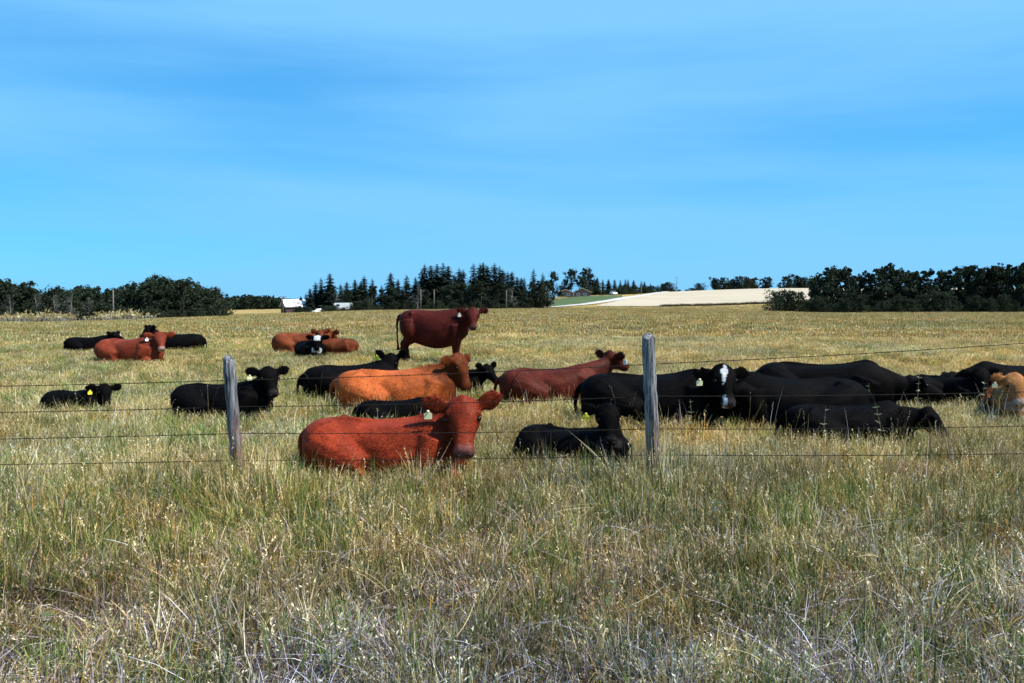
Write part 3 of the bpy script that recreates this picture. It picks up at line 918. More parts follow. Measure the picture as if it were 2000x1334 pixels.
def spruce(seed, h, w, bare=.06):
    r = random.Random(seed)
    bm = bmesh.new()
    add_tube(bm, [(0, 0, -.2), (0.02 * h * r.uniform(-1, 1), 0, h * .5), (0, 0, h * .985)], [.017 * h, .011 * h, .01], 6)
    trunk = bm_mesh('trunk', bm, True)
    V = []; Fc = []; cc = []
    z = h * bare
    while z < h * .99:
        t = z / h
        rad = w * .5 * (1 - t) ** .55 * (0.65 + .35 * min(1, t / .15)) * r.uniform(.78, 1.15) + .05
        nb = max(4, int(11 * (1 - t) + 4))
        a0 = r.uniform(0, 6.28)
        for k in range(nb):
            a = a0 + 6.283 * k / nb + r.uniform(-.25, .25)
            L = rad * r.uniform(.6, 1.2)
            dr = Vector((math.cos(a), math.sin(a), 0)); sd = Vector((-dr.y, dr.x, 0))
            droop = L * r.uniform(.15, .5)
            c = random.Random(seed * 991 + len(V)).choice(SP); jj = r.uniform(.7, 1.35)
            nseg = 3
            for s in range(nseg):         # drooping branch of three feathery segments, each a small tent
                q0 = s / nseg; q1 = (s + 1.25) / nseg
                p0 = dr * L * q0 + Vector((0, 0, z - droop * q0 ** 1.3)); p1 = dr * L * min(q1, 1.08) + Vector((0, 0, z - droop * min(q1, 1.05) ** 1.3))
                wd = L * .36 * (1.1 - q0 * .6) * r.uniform(.7, 1.3)
                i = len(V)
                V += [p0 + Vector((0, 0, .03)), p0.lerp(p1, .55) + sd * wd - Vector((0, 0, wd * .5)), p1, p0.lerp(p1, .55) - sd * wd - Vector((0, 0, wd * .5))]
                Fc += [(i, i + 1, i + 2), (i, i + 2, i + 3)]
                cc += [tuple(x * jj for x in c) + (1,)] * 4
        z += h * (.018 + .026 * (1 - t)) * r.uniform(.8, 1.2)
    me = mesh_py('crown', V, Fc)
    at = me.color_attributes.new('col', 'FLOAT_COLOR', 'POINT')
    at.data.foreach_set('color', np.array(cc, np.float32).ravel())
    return trunk, me

TREES = {}
for i in range(5): TREES['spruce%d' % i] = spruce(100 + i, 1.0 * 12, [4.8, 5.4, 4.4, 6.0, 5.0][i]) + (12.0,)
for i in range(4): TREES['willow%d' % i] = broadleaf(200 + i, 6, [5.2, 4.6, 5.8, 4.4][i], .03, 260, .17, DK + GR[:1], multi=3) + (6.0,)
for i in range(5): TREES['aspen%d' % i] = broadleaf(300 + i, 8, [3.4, 3.0, 3.8, 2.8, 4.2][i], .03, 230, .17, [DK + GR[:2], DK, GR[:2] + DK, DK + GR[:1], DK][i], slim=1.0) + (8.0,)
for i in range(2): TREES['poplar%d' % i] = broadleaf(400 + i, 12, [8.5, 7.5][i], .10, 260, .30, DK + GR[:1]) + (12.0,)
for i in range(3): TREES['bush%d' % i] = broadleaf(500 + i, 2.4, [3.0, 2.6, 3.4][i], .04, 70, .12, DK, multi=4, per=26) + (2.4,)
for i in range(2): TREES['grey%d' % i] = broadleaf(600 + i, 7, [3.6, 3.0][i], .10, 70, .14, [(.075, .078, .070), (.060, .066, .058), (.09, .09, .08)], per=16) + (7.0,)

ORD = ['first', 'second', 'third', 'fourth', 'fifth', 'sixth', 'seventh', 'eighth', 'ninth', 'tenth', 'eleventh', 'twelfth', 'thirteenth', 'fourteenth', 'fifteenth',
       'sixteenth', 'seventeenth', 'eighteenth', 'nineteenth', 'twentieth', 'twenty-first', 'twenty-second', 'twenty-third', 'twenty-fourth', 'twenty-fifth', 'twenty-sixth',
       'twenty-seventh', 'twenty-eighth', 'twenty-ninth', 'thirtieth', 'thirty-first', 'thirty-second', 'thirty-third', 'thirty-fourth', 'thirty-fifth']
trnd = random.Random(5)
def tree(name, kind, px, d, h, label, group, wide=1.0, cat='tree', bark='bark', sink=0.0):
    tm, cm, h0 = TREES[kind]
    x = gx(px, d)
    o = empty(name, (x, d, tz(x, d) - sink), trnd.uniform(0, 6.283))
    k = h / h0
    o.scale = (k * wide, k * wide, k)
    link('trunk', tm, M[bark], o)
    link('crown', cm, M['leaf'], o)
    tag(o, label, cat, group)
    return o

def row(name, kinds, items, phrase, group, cat='tree', bark='bark', wide=1.0):
    """items = (px, distance, row of the tree top in the photograph); labels count from the left"""
    items = sorted(items)
    for i, it in enumerate(items):
        px, d, top = it[:3]
        w = it[3] if len(it) > 3 else wide
        x = gx(px, d)
        h = (EYE - (top - 590) / F * d) - tz(x, d)
        if cat == 'shrub': h *= trnd.uniform(.4, 1.35)
        tree(name, trnd.choice(kinds), px, d, max(h, .6), '%s %s' % (ORD[i], phrase), group, w * trnd.uniform(.92, 1.1), cat, bark)

AS = ['aspen%d' % i for i in range(5)]; WI = ['willow%d' % i for i in range(4)]; SPR = ['spruce%d' % i for i in range(5)]; BU = ['bush%d' % i for i in range(3)]
# left wood
row('broadleaf_tree', WI + AS[:2], [(-120, 112, 555), (-60, 108, 548), (0, 112, 550), (28, 110, 549), (50, 114, 556), (95, 116, 562), (125, 113, 566), (155, 116, 560), (188, 118, 570)],
    'dark broadleaf tree from the left picture edge in the left wood', 'trees of the left wood', wide=1.15)
row('bare_tree', ['grey0', 'grey1'], [(20, 106, 574), (72, 105, 572), (108, 107, 576), (140, 108, 578), (172, 110, 580)],
    'thin grey half-bare tree from the left edge, in front of the left wood', 'grey trees of the left wood', bark='pale_bark')
row('willow_tree', WI, [(232, 124, 566), (258, 126, 560), (284, 124, 556), (305, 126, 548), (328, 128, 539), (352, 126, 548), (376, 128, 555), (398, 130, 562), (418, 134, 572)],
    'dark rounded willow right of the tall pole at the left', 'willows of the left wood', wide=1.2)
row('willow_tree', WI, [(10, 122, 556), (40, 122, 560), (72, 122, 566), (110, 124, 570), (140, 124, 568), (172, 124, 568), (205, 126, 572), (240, 130, 566), (272, 130, 562), (316, 134, 552), (340, 134, 550), (364, 134, 556), (388, 136, 564)],
    'willow from the left in the rear rank of the left wood', 'rear willows of the left wood', wide=1.3)
row('shrub', BU, [(12, 102, 606), (45, 101, 610), (84, 102, 608), (120, 104, 606), (160, 106, 604), (205, 112, 600), (240, 118, 602), (275, 119, 604), (300, 121, 602), (345, 123, 600), (385, 126, 600), (412, 130, 602), (430, 134, 604)],
    'low dark shrub from the left edge, at the foot of the left wood', 'shrubs of the left wood', 'shrub', wide=1.25)
# centre wood
row('spruce_tree', SPR, [(588, 215, 578), (598, 216, 572), (606, 214, 562), (617, 218, 550), (628, 216, 541), (645, 215, 533, 1.25), (652, 220, 556), (636, 222, 560)],
    'dark spruce rising just right of the tin-roofed barn', 'spruces beside the barn', wide=1.25)
row('spruce_tree', SPR, [(666, 226, 553), (678, 228, 549), (694, 228, 545), (706, 226, 548), (712, 224, 537), (728, 226, 543), (746, 226, 556), (764, 226, 531), (778, 226, 544), (795, 225, 536), (812, 225, 540)],
    'spruce from the left between the white trailer and the tallest spruces', 'spruces behind the white trailer', wide=1.3)
row('spruce_tree', SPR, [(824, 222, 526), (830, 222, 514), (842, 221, 517), (854, 222, 514), (866, 221, 512), (876, 222, 518), (888, 223, 534), (897, 222, 522), (905, 222, 525)],
    'tall spruce from the left among those above the standing cow', 'spruces above the standing cow', wide=1.3)
row('spruce_tree', SPR, [(925, 220, 513, 1.2), (938, 220, 513), (944, 220, 511), (952, 221, 518), (966, 220, 512, 1.3), (976, 220, 518), (982, 220, 524), (992, 221, 529, 1.2), (1000, 222, 529), (1010, 222, 540), (1018, 223, 541), (1024, 222, 541)],
    'tall spruce from the left in the dense clump right of the standing cow', 'spruces right of the standing cow', wide=1.3)
row('spruce_tree', SPR, [(1042, 226, 524, 1.1), (1060, 240, 532)], 'spruce of two poking up beside the round-crowned poplar', 'spruces beside the poplar', wide=1.3)
row('broadleaf_tree', AS + ['grey0', 'poplar0'], [(660, 214, 570), (680, 213, 566), (700, 214, 560), (725, 214, 558), (748, 213, 566), (770, 213, 562), (792, 212, 558), (815, 211, 560), (836, 211, 566), (862, 210, 562), (884, 211, 556), (905, 210, 552),
    (920, 209, 556), (940, 209, 548), (955, 210, 560), (975, 209, 556), (1000, 210, 562), (1020, 211, 566), (1036, 212, 552), (1050, 213, 548), (1062, 220, 552)],
    'broadleaf tree from the left along the front of the middle wood', 'broadleaf trees of the middle wood', wide=1.35)
row('shrub', WI + BU, [(580, 205, 598), (606, 203, 598), (632, 205, 596), (650, 204, 594), (668, 203, 596), (690, 205, 594), (715, 206, 592), (740, 206, 590), (768, 206, 590), (800, 205, 588), (830, 206, 590), (856, 205, 588), (884, 205, 590), (908, 205, 588),
    (936, 205, 588), (960, 206, 588), (985, 206, 590), (1008, 207, 588), (1030, 208, 590), (1055, 212, 588)],
    'dark shrub from the barn, at the foot of the middle wood', 'shrubs of the middle wood', 'shrub', wide=1.35)
row('poplar_tree', ['poplar0', 'poplar1'], [(1080, 300, 531)], 'round-crowned poplar standing left of the farmhouse', 'poplars by the farmhouse', wide=.9)
row('poplar_tree', ['poplar0', 'poplar1'], [(1117, 352, 528), (1137, 350, 524), (1150, 354, 534)], 'round-crowned poplar behind the farmhouse, from the left', 'poplars by the farmhouse')
row('spruce_tree', SPR, [(1102, 372, 550), (1160, 372, 542), (1166, 374, 541), (1177, 376, 545), (1188, 376, 545), (1200, 378, 545), (1211, 380, 546), (1221, 382, 545), (1226, 380, 545), (1237, 384, 547), (1252, 388, 548), (1258, 392, 549), (1270, 400, 553)],
    'small far spruce along the skyline right of the farmhouse, from the left', 'far spruces right of the farmhouse', wide=1.35)
row('shrub', BU, [(1160, 356, 564), (1175, 356, 566), (1190, 360, 563), (1208, 362, 564), (1222, 366, 562), (1240, 372, 562), (1256, 380, 564), (1275, 392, 562), (1298, 420, 556), (1308, 424, 560), (1325, 440, 561), (1340, 445, 562), (1352, 450, 563), (1366, 452, 555, .8)],
    'far dark shrub along the skyline right of the farmhouse, from the left', 'far skyline shrubs', 'shrub', wide=1.5)
row('broadleaf_tree', ['poplar0', 'poplar1'] + WI, [(1392, 470, 545), (1404, 472, 542), (1420, 474, 552), (1438, 474, 545), (1446, 472, 541), (1462, 474, 546), (1472, 474, 543), (1488, 474, 545), (1502, 472, 541), (1522, 474, 552), (1540, 470, 541), (1549, 470, 537), (1562, 472, 542), (1580, 474, 545)],
    'far dark tree on the crest above the stubble field, from the left', 'trees on the crest above the stubble', wide=1.35)
# right wood
row('aspen_tree', AS, [(1590, 138, 548), (1602, 140, 534), (1612, 137, 522), (1625, 140, 524), (1636, 138, 528), (1650, 140, 524), (1658, 136, 530), (1672, 140, 540), (1688, 140, 544), (1700, 139, 532), (1712, 138, 524), (1722, 140, 518), (1742, 139, 526), (1757, 138, 526),
    (1772, 140, 534), (1788, 139, 530), (1804, 138, 528), (1816, 141, 545)],
    'dark aspen from the left in the right wood', 'aspens of the right wood', wide=1.25)
row('aspen_tree', AS, [(1832, 139, 530, .7), (1852, 138, 528), (1862, 137, 520), (1880, 138, 524), (1896, 137, 519), (1912, 138, 526), (1928, 136, 526), (1938, 135, 520), (1952, 137, 522), (1968, 135, 516), (1984, 134, 518), (1998, 133, 512), (2020, 133, 514), (2050, 133, 515), (2090, 133, 518), (2140, 132, 514)],
    'dark aspen right of the gap in the right wood', 'aspens right of the gap', wide=1.25)
row('aspen_tree', AS, [(1596, 146, 540), (1618, 145, 532), (1643, 146, 534), (1666, 146, 538), (1680, 147, 546), (1706, 146, 538), (1732, 146, 532), (1750, 146, 534), (1765, 146, 532), (1780, 147, 540), (1796, 146, 536),
    (1842, 146, 546), (1870, 145, 530), (1888, 146, 530), (1905, 145, 528), (1920, 146, 530), (1945, 144, 528), (1960, 145, 526), (1976, 144, 524), (1992, 143, 522), (2012, 143, 520)],
    'darker aspen from the left in the rear rank of the right wood', 'rear aspens of the right wood', wide=1.3)
row('shrub', BU, [(1530, 136, 571), (1548, 137, 580)], 'low bush of two standing alone left of the right wood', 'bushes at the end of the right wood', 'shrub', wide=.95)
row('shrub', WI, [(1582, 132, 574), (1604, 131, 578), (1626, 131, 582), (1650, 131, 584), (1676, 131, 580), (1700, 132, 586), (1724, 131, 580), (1748, 131, 582), (1775, 131, 576), (1798, 132, 578), (1822, 131, 574), (1846, 131, 578), (1872, 130, 580), (1898, 130, 578),
    (1925, 129, 580), (1952, 129, 576), (1980, 128, 580), (2010, 128, 578), (2050, 128, 580)],
    'shrub from the left along the foot of the right wood', 'shrubs of the right wood', 'shrub', wide=1.3)

# far wood in the left gap: one mass
def far_wood():
    cent = []
    r = np.random.default_rng(3)
    for k in range(150):
        px = 330 + 300 * k / 150 + r.uniform(-3, 3)
        d = r.uniform(560, 620)
        x = gx(px, d); z = tz(x, d)
        top = 583 + 4 * math.sin(px * .035) + r.uniform(-3, 4)
        h = EYE - (top - 590) / F * d - z
        n = 60
        v = r.normal(size=(n, 3)) * np.array([2.2, 2.2, 0]) * (1 - r.uniform(0, .6, (n, 1)))
        v[:, 2] = r.uniform(0, 1, n) ** .8 * h
        cent.append(v + np.array([x, d, z]))
    me = leaf_mesh('far_wood', np.concatenate(cent), 1.3, DK + GR[:1], 9)
    tag(link('far_wood', me, M['leaf']), 'far dark wood closing the gap left of the barn', 'wood', kind='stuff')
far_wood()

# ------------------------------------------------------------------ utility poles
def pole(px, d, top, label, arm=True, r=.14):
    x = gx(px, d); z = tz(x, d)
    h = EYE - (top - 590) / F * d - z
    o = empty('utility_pole', (x, d, z), trnd.uniform(-.3, .3))
    bm = bmesh.new(); add_tube(bm, [(0, 0, -.3), (0, 0, h * .5), (0.01 * h, 0, h)], [r, r * .85, r * .65], 8)
    link('pole', bm_mesh('pole', bm, True), M['pole'], o)
    if arm:
        bm = bmesh.new(); add_box(bm, (0, -.14, h - .45), (2.0, .10, .13))
        link('crossarm', bm_mesh('crossarm', bm), M['pole'], o)
        for sx in (-.85, 0, .85):
            bm = bmesh.new(); add_tube(bm, [(sx, -.14, h - .38), (sx, -.14, h - .2)], [.05, .06], 6)
            link('insulator', bm_mesh('insulator', bm), M['white'], o)
    tag(o, label, 'utility pole', 'utility poles')
pole(222, 105, 566, 'bare grey pole standing in front of the left wood', False, .11)
pole(553, 196, 576, 'pole standing in front of the tin-roofed barn', True, .13)
pole(822, 205, 565, 'left pole of two close together in front of the middle wood', False, .13)
pole(848, 204, 566, 'right pole of two close together in front of the middle wood', False, .13)
pole(989, 204, 567, 'pole in front of the dense spruces right of the standing cow', False, .13)
pole(1066, 222, 564, 'pole at the foot of the driveway by the green slope', True, .13)
pole(1174, 330, 561, 'thin pole standing on the green slope right of the farmhouse', False, .14)
pole(1252, 345, 548, 'pole beside the driveway among the far spruces', False, .17)
pole(1321, 470, 541, 'lone pole with a crossarm on the skyline', True, .2)

# ------------------------------------------------------------------ buildings and vehicles in the distance
def barn():
    d = 214; x = gx(574, d); z = tz(x, d)
    o = empty('barn', (x, d, z), R(34), .84)
    W, L, Hw, Hr = 5.0, 6.6, 2.3, 4.3       # gable along local -X end
    bm = bmesh.new()
    pr = [(-W / 2, 0), (W / 2, 0), (W / 2, Hw), (0, Hr - .12), (-W / 2, Hw)]
    a = [bm.verts.new((-L / 2, y, zz)) for y, zz in pr]; b = [bm.verts.new((L / 2, y, zz)) for y, zz in pr]
    bm.faces.new(a[::-1]); bm.faces.new(b)
    for i in range(5):
        bm.faces.new((a[i], a[(i + 1) % 5], b[(i + 1) % 5], b[i]))
    wall = link('wall', bm_mesh('wall', bm), M['barn'], o)
    for k in range(12):
        bm = bmesh.new(); y = -W / 2 + .2 + k * .418
        hh = Hw + (Hr - .2 - Hw) * (1 - abs(y) / (W / 2)) - .12
        add_box(bm, (-L / 2 - .02, y, hh / 2), (.04, .36, hh)); link('board', bm_mesh('board', bm), M['barn'], wall)
    for sg, nm in ((-1, 'roof'), (1, 'roof')):
        bm = bmesh.new()
        e = .45
        p = [(-L / 2 - e, 0, Hr), (L / 2 + e, 0, Hr), (L / 2 + e, sg * (W / 2 + e), Hw - .42), (-L / 2 - e, sg * (W / 2 + e), Hw - .42)]
        v = [bm.verts.new(q) for q in p]; v2 = [bm.verts.new((q[0], q[1], q[2] + .08)) for q in p]
        bm.faces.new(v); bm.faces.new(v2[::-1])
        for i in range(4): bm.faces.new((v[i], v[(i + 1) % 4], v2[(i + 1) % 4], v2[i]))
        bmesh.ops.recalc_face_normals(bm, faces=bm.faces)
        rf = link(nm, bm_mesh('roof', bm), M['tin'], o)
        if sg < 0:
            for (px_, py_, w_, h_) in ((-.3, .40, 1.1, .8), (1.0, .50, 1.5, 1.0), (1.9, .66, 1.3, .7), (2.4, .80, .9, .6)):
                yy = -py_ * (W / 2 + e); zz = Hr + (Hw - .42 - Hr) * py_ + .08
                sl = math.atan2(Hr - Hw + .42, W / 2 + e)
                bm = bmesh.new()
                pts = [(math.cos(t) * w_ / 2 * random.uniform(.7, 1.1), math.sin(t) * h_ / 2 * random.uniform(.7, 1.1)) for t in np.linspace(0, 6.283, 9)[:-1]]
                bm.faces.new([bm.verts.new((px_ + q[0], yy + q[1] * math.cos(sl), zz + q[1] * math.sin(sl) + .02)) for q in pts])
                link('rust_patch', bm_mesh('rust_patch', bm), M['rust'], rf)
    bm = bmesh.new(); add_box(bm, (0.6, -W / 2 - .03, .95), (2.2, .06, 1.9)); link('door', bm_mesh('door', bm), M['dark'], o)
    bm = bmesh.new(); add_box(bm, (-L / 2 - .07, 0.6, 2.3), (.05, .7, .8)); link('window', bm_mesh('window', bm), M['dark'], o)
    tag(o, 'old brown barn with a pale tin roof showing dark patches', 'barn')
barn()

def trailer():
    d = 208; x = gx(671, d); z = tz(x, d)
    o = empty('camper_trailer', (x, d, z + .25), R(4))
    bm = bmesh.new()
    prof = [(-2.3, .3), (-2.35, 1.3), (-2.25, 1.75), (-2.0, 1.95), (1.9, 1.98), (2.25, 1.8), (2.4, 1.2), (2.35, .3)]
    a = [bm.verts.new((p[0], -1.1, p[1])) for p in prof]; b = [bm.verts.new((p[0], 1.1, p[1])) for p in prof]
    bm.faces.new(a); bm.faces.new(b[::-1])
    for i in range(8): bm.faces.new((a[i], b[i], b[(i + 1) % 8], a[(i + 1) % 8]))
    bmesh.ops.recalc_face_normals(bm, faces=bm.faces)
    link('body', bm_mesh('body', bm), M['white'], o)
    for wx in (-1.2,):
        bm = bmesh.new(); add_box(bm, (wx, -1.12, 1.35), (.8, .04, .45)); link('window', bm_mesh('window', bm), M['glass'], o)
    bm = bmesh.new(); add_box(bm, (.9, -1.12, 1.05), (.65, .03, 1.4)); link('door', bm_mesh('door', bm), M['white'], o)
    for sy in (-1, 1):
        bm = bmesh.new(); add_tube(bm, [(0, sy * .85, .08), (0, sy * 1.08, .08)], [.33, .33], 14); link('wheel', bm_mesh('wheel', bm), M['tyre'], o)
    tag(o, 'white rounded camper trailer half hidden by shrubs', 'trailer')
trailer()

def car(px, d, rz, label, s=1.0, up=0.0):
    x = gx(px, d); z = tz(x, d)
    o = empty('parked_car', (x, d, z + up), R(rz), s)
    bm = bmesh.new()
    prof = [(-2.1, .35, .85), (-2.12, .80, .86), (-1.95, .92, .86), (-1.7, 1.35, .70), (-.9, 1.52, .68), (.3, 1.48, .68), (1.0, .98, .84), (1.95, .82, .84), (2.1, .6, .82), (2.1, .35, .82)]
    a = [bm.verts.new((p[0], -p[2], p[1])) for p in prof]; b = [bm.verts.new((p[0], p[2], p[1])) for p in prof]
    n = len(prof)
    bm.faces.new(a); bm.faces.new(b[::-1])
    for i in range(n): bm.faces.new((a[i], b[i], b[(i + 1) % n], a[(i + 1) % n]))
    bmesh.ops.recalc_face_normals(bm, faces=bm.faces)
    link('body', bm_mesh('body', bm), M['white'], o)
    bm = bmesh.new()
    bm.faces.new([bm.verts.new(p) for p in ((.36, -.64, 1.47), (.98, -.78, 1.03), (.98, .78, 1.03), (.36, .64, 1.47))])
    for v in bm.verts: v.co += Vector((.012, 0, .012))
    link('windscreen', bm_mesh('windscreen', bm), M['glass'], o)
    for sy in (-1, 1):
        bm = bmesh.new(); bm.faces.new([bm.verts.new(p) for p in ((-1.5, sy * .80, 1.0), (.75, sy * .82, 1.0), (.2, sy * .72, 1.4), (-1.4, sy * .72, 1.38))])
        link('side_window', bm_mesh('side_window', bm), M['glass'], o)
        for wx in (-1.3, 1.3):
            bm = bmesh.new(); add_tube(bm, [(wx, sy * .68, .32), (wx, sy * .88, .32)], [.32, .32], 14); link('wheel', bm_mesh('wheel', bm), M['tyre'], o)
    tag(o, label, 'car', 'parked cars in the distance')
car(621, 208, 205, 'pale car parked in tall grass right of the barn', .85, -.35)
car(1198, 330, -80, 'white car parked on the rise at the end of the green slope', 1.15, .3)

def house():
    d = 338; x = gx(1122, d); z = tz(x, d)
    o = empty('farmhouse', (x, d, z), R(-6))
    for (cx, W, L, Hw, Hr, cy, g) in ((-3.8, 6.5, 5.4, 1.7, 3.0, 0, 'rear'), (3.2, 7.0, 6.0, 1.9, 3.6, 1.5, 'main')):
        bm = bmesh.new()
        pr = [(-W / 2, 0), (W / 2, 0), (W / 2, Hw), (0, Hr - .15), (-W / 2, Hw)]
        a = [bm.verts.new((cx + p, cy - L / 2, q)) for p, q in pr]; b = [bm.verts.new((cx + p, cy + L / 2, q)) for p, q in pr]
        bm.faces.new(a); bm.faces.new(b[::-1])
        for i in range(5): bm.faces.new((a[i], b[i], b[(i + 1) % 5], a[(i + 1) % 5]))
        bmesh.ops.recalc_face_normals(bm, faces=bm.faces)
        link('wall', bm_mesh('wall', bm), M['housewall'], o)
        for sg in (-1, 1):
            bm = bmesh.new()
            p = [(cx, cy - L / 2 - .6, Hr), (cx, cy + L / 2 + .6, Hr), (cx + sg * (W / 2 + .7), cy + L / 2 + .6, Hw - .2), (cx + sg * (W / 2 + .7), cy - L / 2 - .6, Hw - .2)]
            v = [bm.verts.new(q) for q in p]; v2 = [bm.verts.new((q[0], q[1], q[2] + .12)) for q in p]
            bm.faces.new(v); bm.faces.new(v2[::-1])
            for i in range(4): bm.faces.new((v[i], v[(i + 1) % 4], v2[(i + 1) % 4], v2[i]))
            bmesh.ops.recalc_face_normals(bm, faces=bm.faces)
            rf = link('roof', bm_mesh('roof', bm), M['shingle'], o)
            bm = bmesh.new()
            y0 = cy - L / 2 - .64
            q = [(cx, y0, Hr - .1), (cx + sg * (W / 2 + .7), y0, Hw - .3), (cx + sg * (W / 2 + .7), y0, Hw - .02), (cx, y0, Hr + .18)]
            bm.faces.new([bm.verts.new(t) for t in q]); link('fascia', bm_mesh('fascia', bm), M['fascia'], rf)
        for wx in (-1.6, 1.3):
            bm = bmesh.new(); add_box(bm, (cx + wx, cy - L / 2 - .03, 1.0), (1.3, .08, .9)); wn_ = link('window', bm_mesh('window', bm), M['white'], o)
            bm = bmesh.new(); add_box(bm, (cx + wx, cy - L / 2 - .09, 1.0), (1.0, .05, .6)); link('pane', bm_mesh('pane', bm), M['glass'], wn_)
    tag(o, 'low brown farmhouse with two shallow gables above the green slope', 'house')
house()

def box_post():
    d = 222; x = gx(1040, d); z = tz(x, d)
    o = empty('utility_box', (x, d, z), R(-12))
    bm = bmesh.new(); add_box(bm, (0, 0, .85), (1.0, .7, 1.45), 0, .05); link('cabinet', bm_mesh('cabinet', bm), M['white'], o)
    bm = bmesh.new(); add_box(bm, (0, 0, 1.63), (1.12, .82, .10), 0, .02); link('lid', bm_mesh('lid', bm), M['white'], o)
    bm = bmesh.new(); add_box(bm, (0, 0, .06), (1.2, .9, .16)); link('base', bm_mesh('base', bm), M['fascia'], o)
    tag(o, 'small white utility box at the far edge of the pasture', 'utility box')
box_post()

# ------------------------------------------------------------------ grass
GREEN = [(.125, .175, .045), (.180, .225, .065), (.070, .110, .032), (.26, .29, .10)]
STRAW = [(.38, .30, .12), (.52, .42, .21), (.24, .18, .07), (.70, .62, .42)]
OCHRE = [(.36, .22, .055), (.46, .29, .08), (.26, .155, .045)]
LILAC = [(.32, .24, .23), (.48, .40, .42), (.20, .145, .135), (.74, .68, .72)]
BRWN = [(.14, .09, .05), (.10, .065, .04), (.19, .12, .07)]

def tuft(name, seed, n, rad, h0, h1, wid, lean, pal, heads=0.0, segs=3, flop=0.0):
    r = np.random.default_rng(seed)
    V = []; Fc = []; cc = []
    for i in range(n):
        a = r.uniform(0, 6.283); rr = rad * math.sqrt(r.uniform(0, 1))
        b = np.array([math.cos(a) * rr, math.sin(a) * rr, -.01])
        h = r.uniform(h0, h1) * (1.15 - .4 * rr / rad)
        da = a + r.normal(0, .9); ln = abs(r.normal(0, lean)) + .05 + (r.uniform(.5, 1.2) if r.uniform() < flop else 0)
        dr = np.array([math.cos(da), math.sin(da), 0]); w = wid * r.uniform(.6, 1.4)
        fa = r.uniform(0, 6.283)
        sd = np.array([math.cos(fa), math.sin(fa), 0])
        col = np.array(pal[r.integers(0, len(pal))]) * r.uniform(.75, 1.25)
        i0 = len(V)
        for s in range(segs):
            t = s / segs
            p = b + dr * (ln * h * t ** 1.8) + np.array([0, 0, h * (t - .28 * min(ln, 1.3) * t * t)])
            ww = w * (1 - .55 * t)
            V += [p - sd * ww / 2, p + sd * ww / 2]
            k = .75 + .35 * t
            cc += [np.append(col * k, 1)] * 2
        tip = b + dr * (ln * h) + np.array([0, 0, h * (1 - .28 * min(ln, 1.3))])
        V.append(tip); cc.append(np.append(col * 1.1, 1))
        for s in range(segs - 1):
            q = i0 + 2 * s
            Fc += [(q, q + 1, q + 3), (q, q + 3, q + 2)]
        q = i0 + 2 * (segs - 1)
        Fc.append((q, q + 1, q + 2))
        if r.uniform() < heads:          # seed head: small spikelets along the top of the stem
            hc = np.array(STRAW[r.integers(0, 4)]) * r.uniform(.8, 1.2)
            for k in range(7):
                t = 1 - .24 * k / 7
                p = b + dr * (ln * h * t ** 1.8) + np.array([0, 0, h * (t - .28 * min(ln, 1.3) * t * t)])
                v = r.normal(size=3); v /= np.linalg.norm(v); v[2] = abs(v[2]) * .8 + .4
                l_ = wid * r.uniform(2.0, 4.0)
                s2 = r.normal(size=3); s2 = np.cross(v, s2); s2 /= np.linalg.norm(s2)
                j = len(V)
                V += [p, p + v * l_ * .5 + s2 * wid * .55, p + v * l_, p + v * l_ * .5 - s2 * wid * .55]
                cc += [np.append(hc, 1)] * 4
                Fc += [(j, j + 1, j + 2), (j, j + 2, j + 3)]
    me = mesh_py(name, V, Fc)
    at = me.color_attributes.new('col', 'FLOAT_COLOR', 'POINT')
    at.data.foreach_set('color', np.array(cc, np.float32).ravel())
    me.materials.append(M['grass'])
    return me

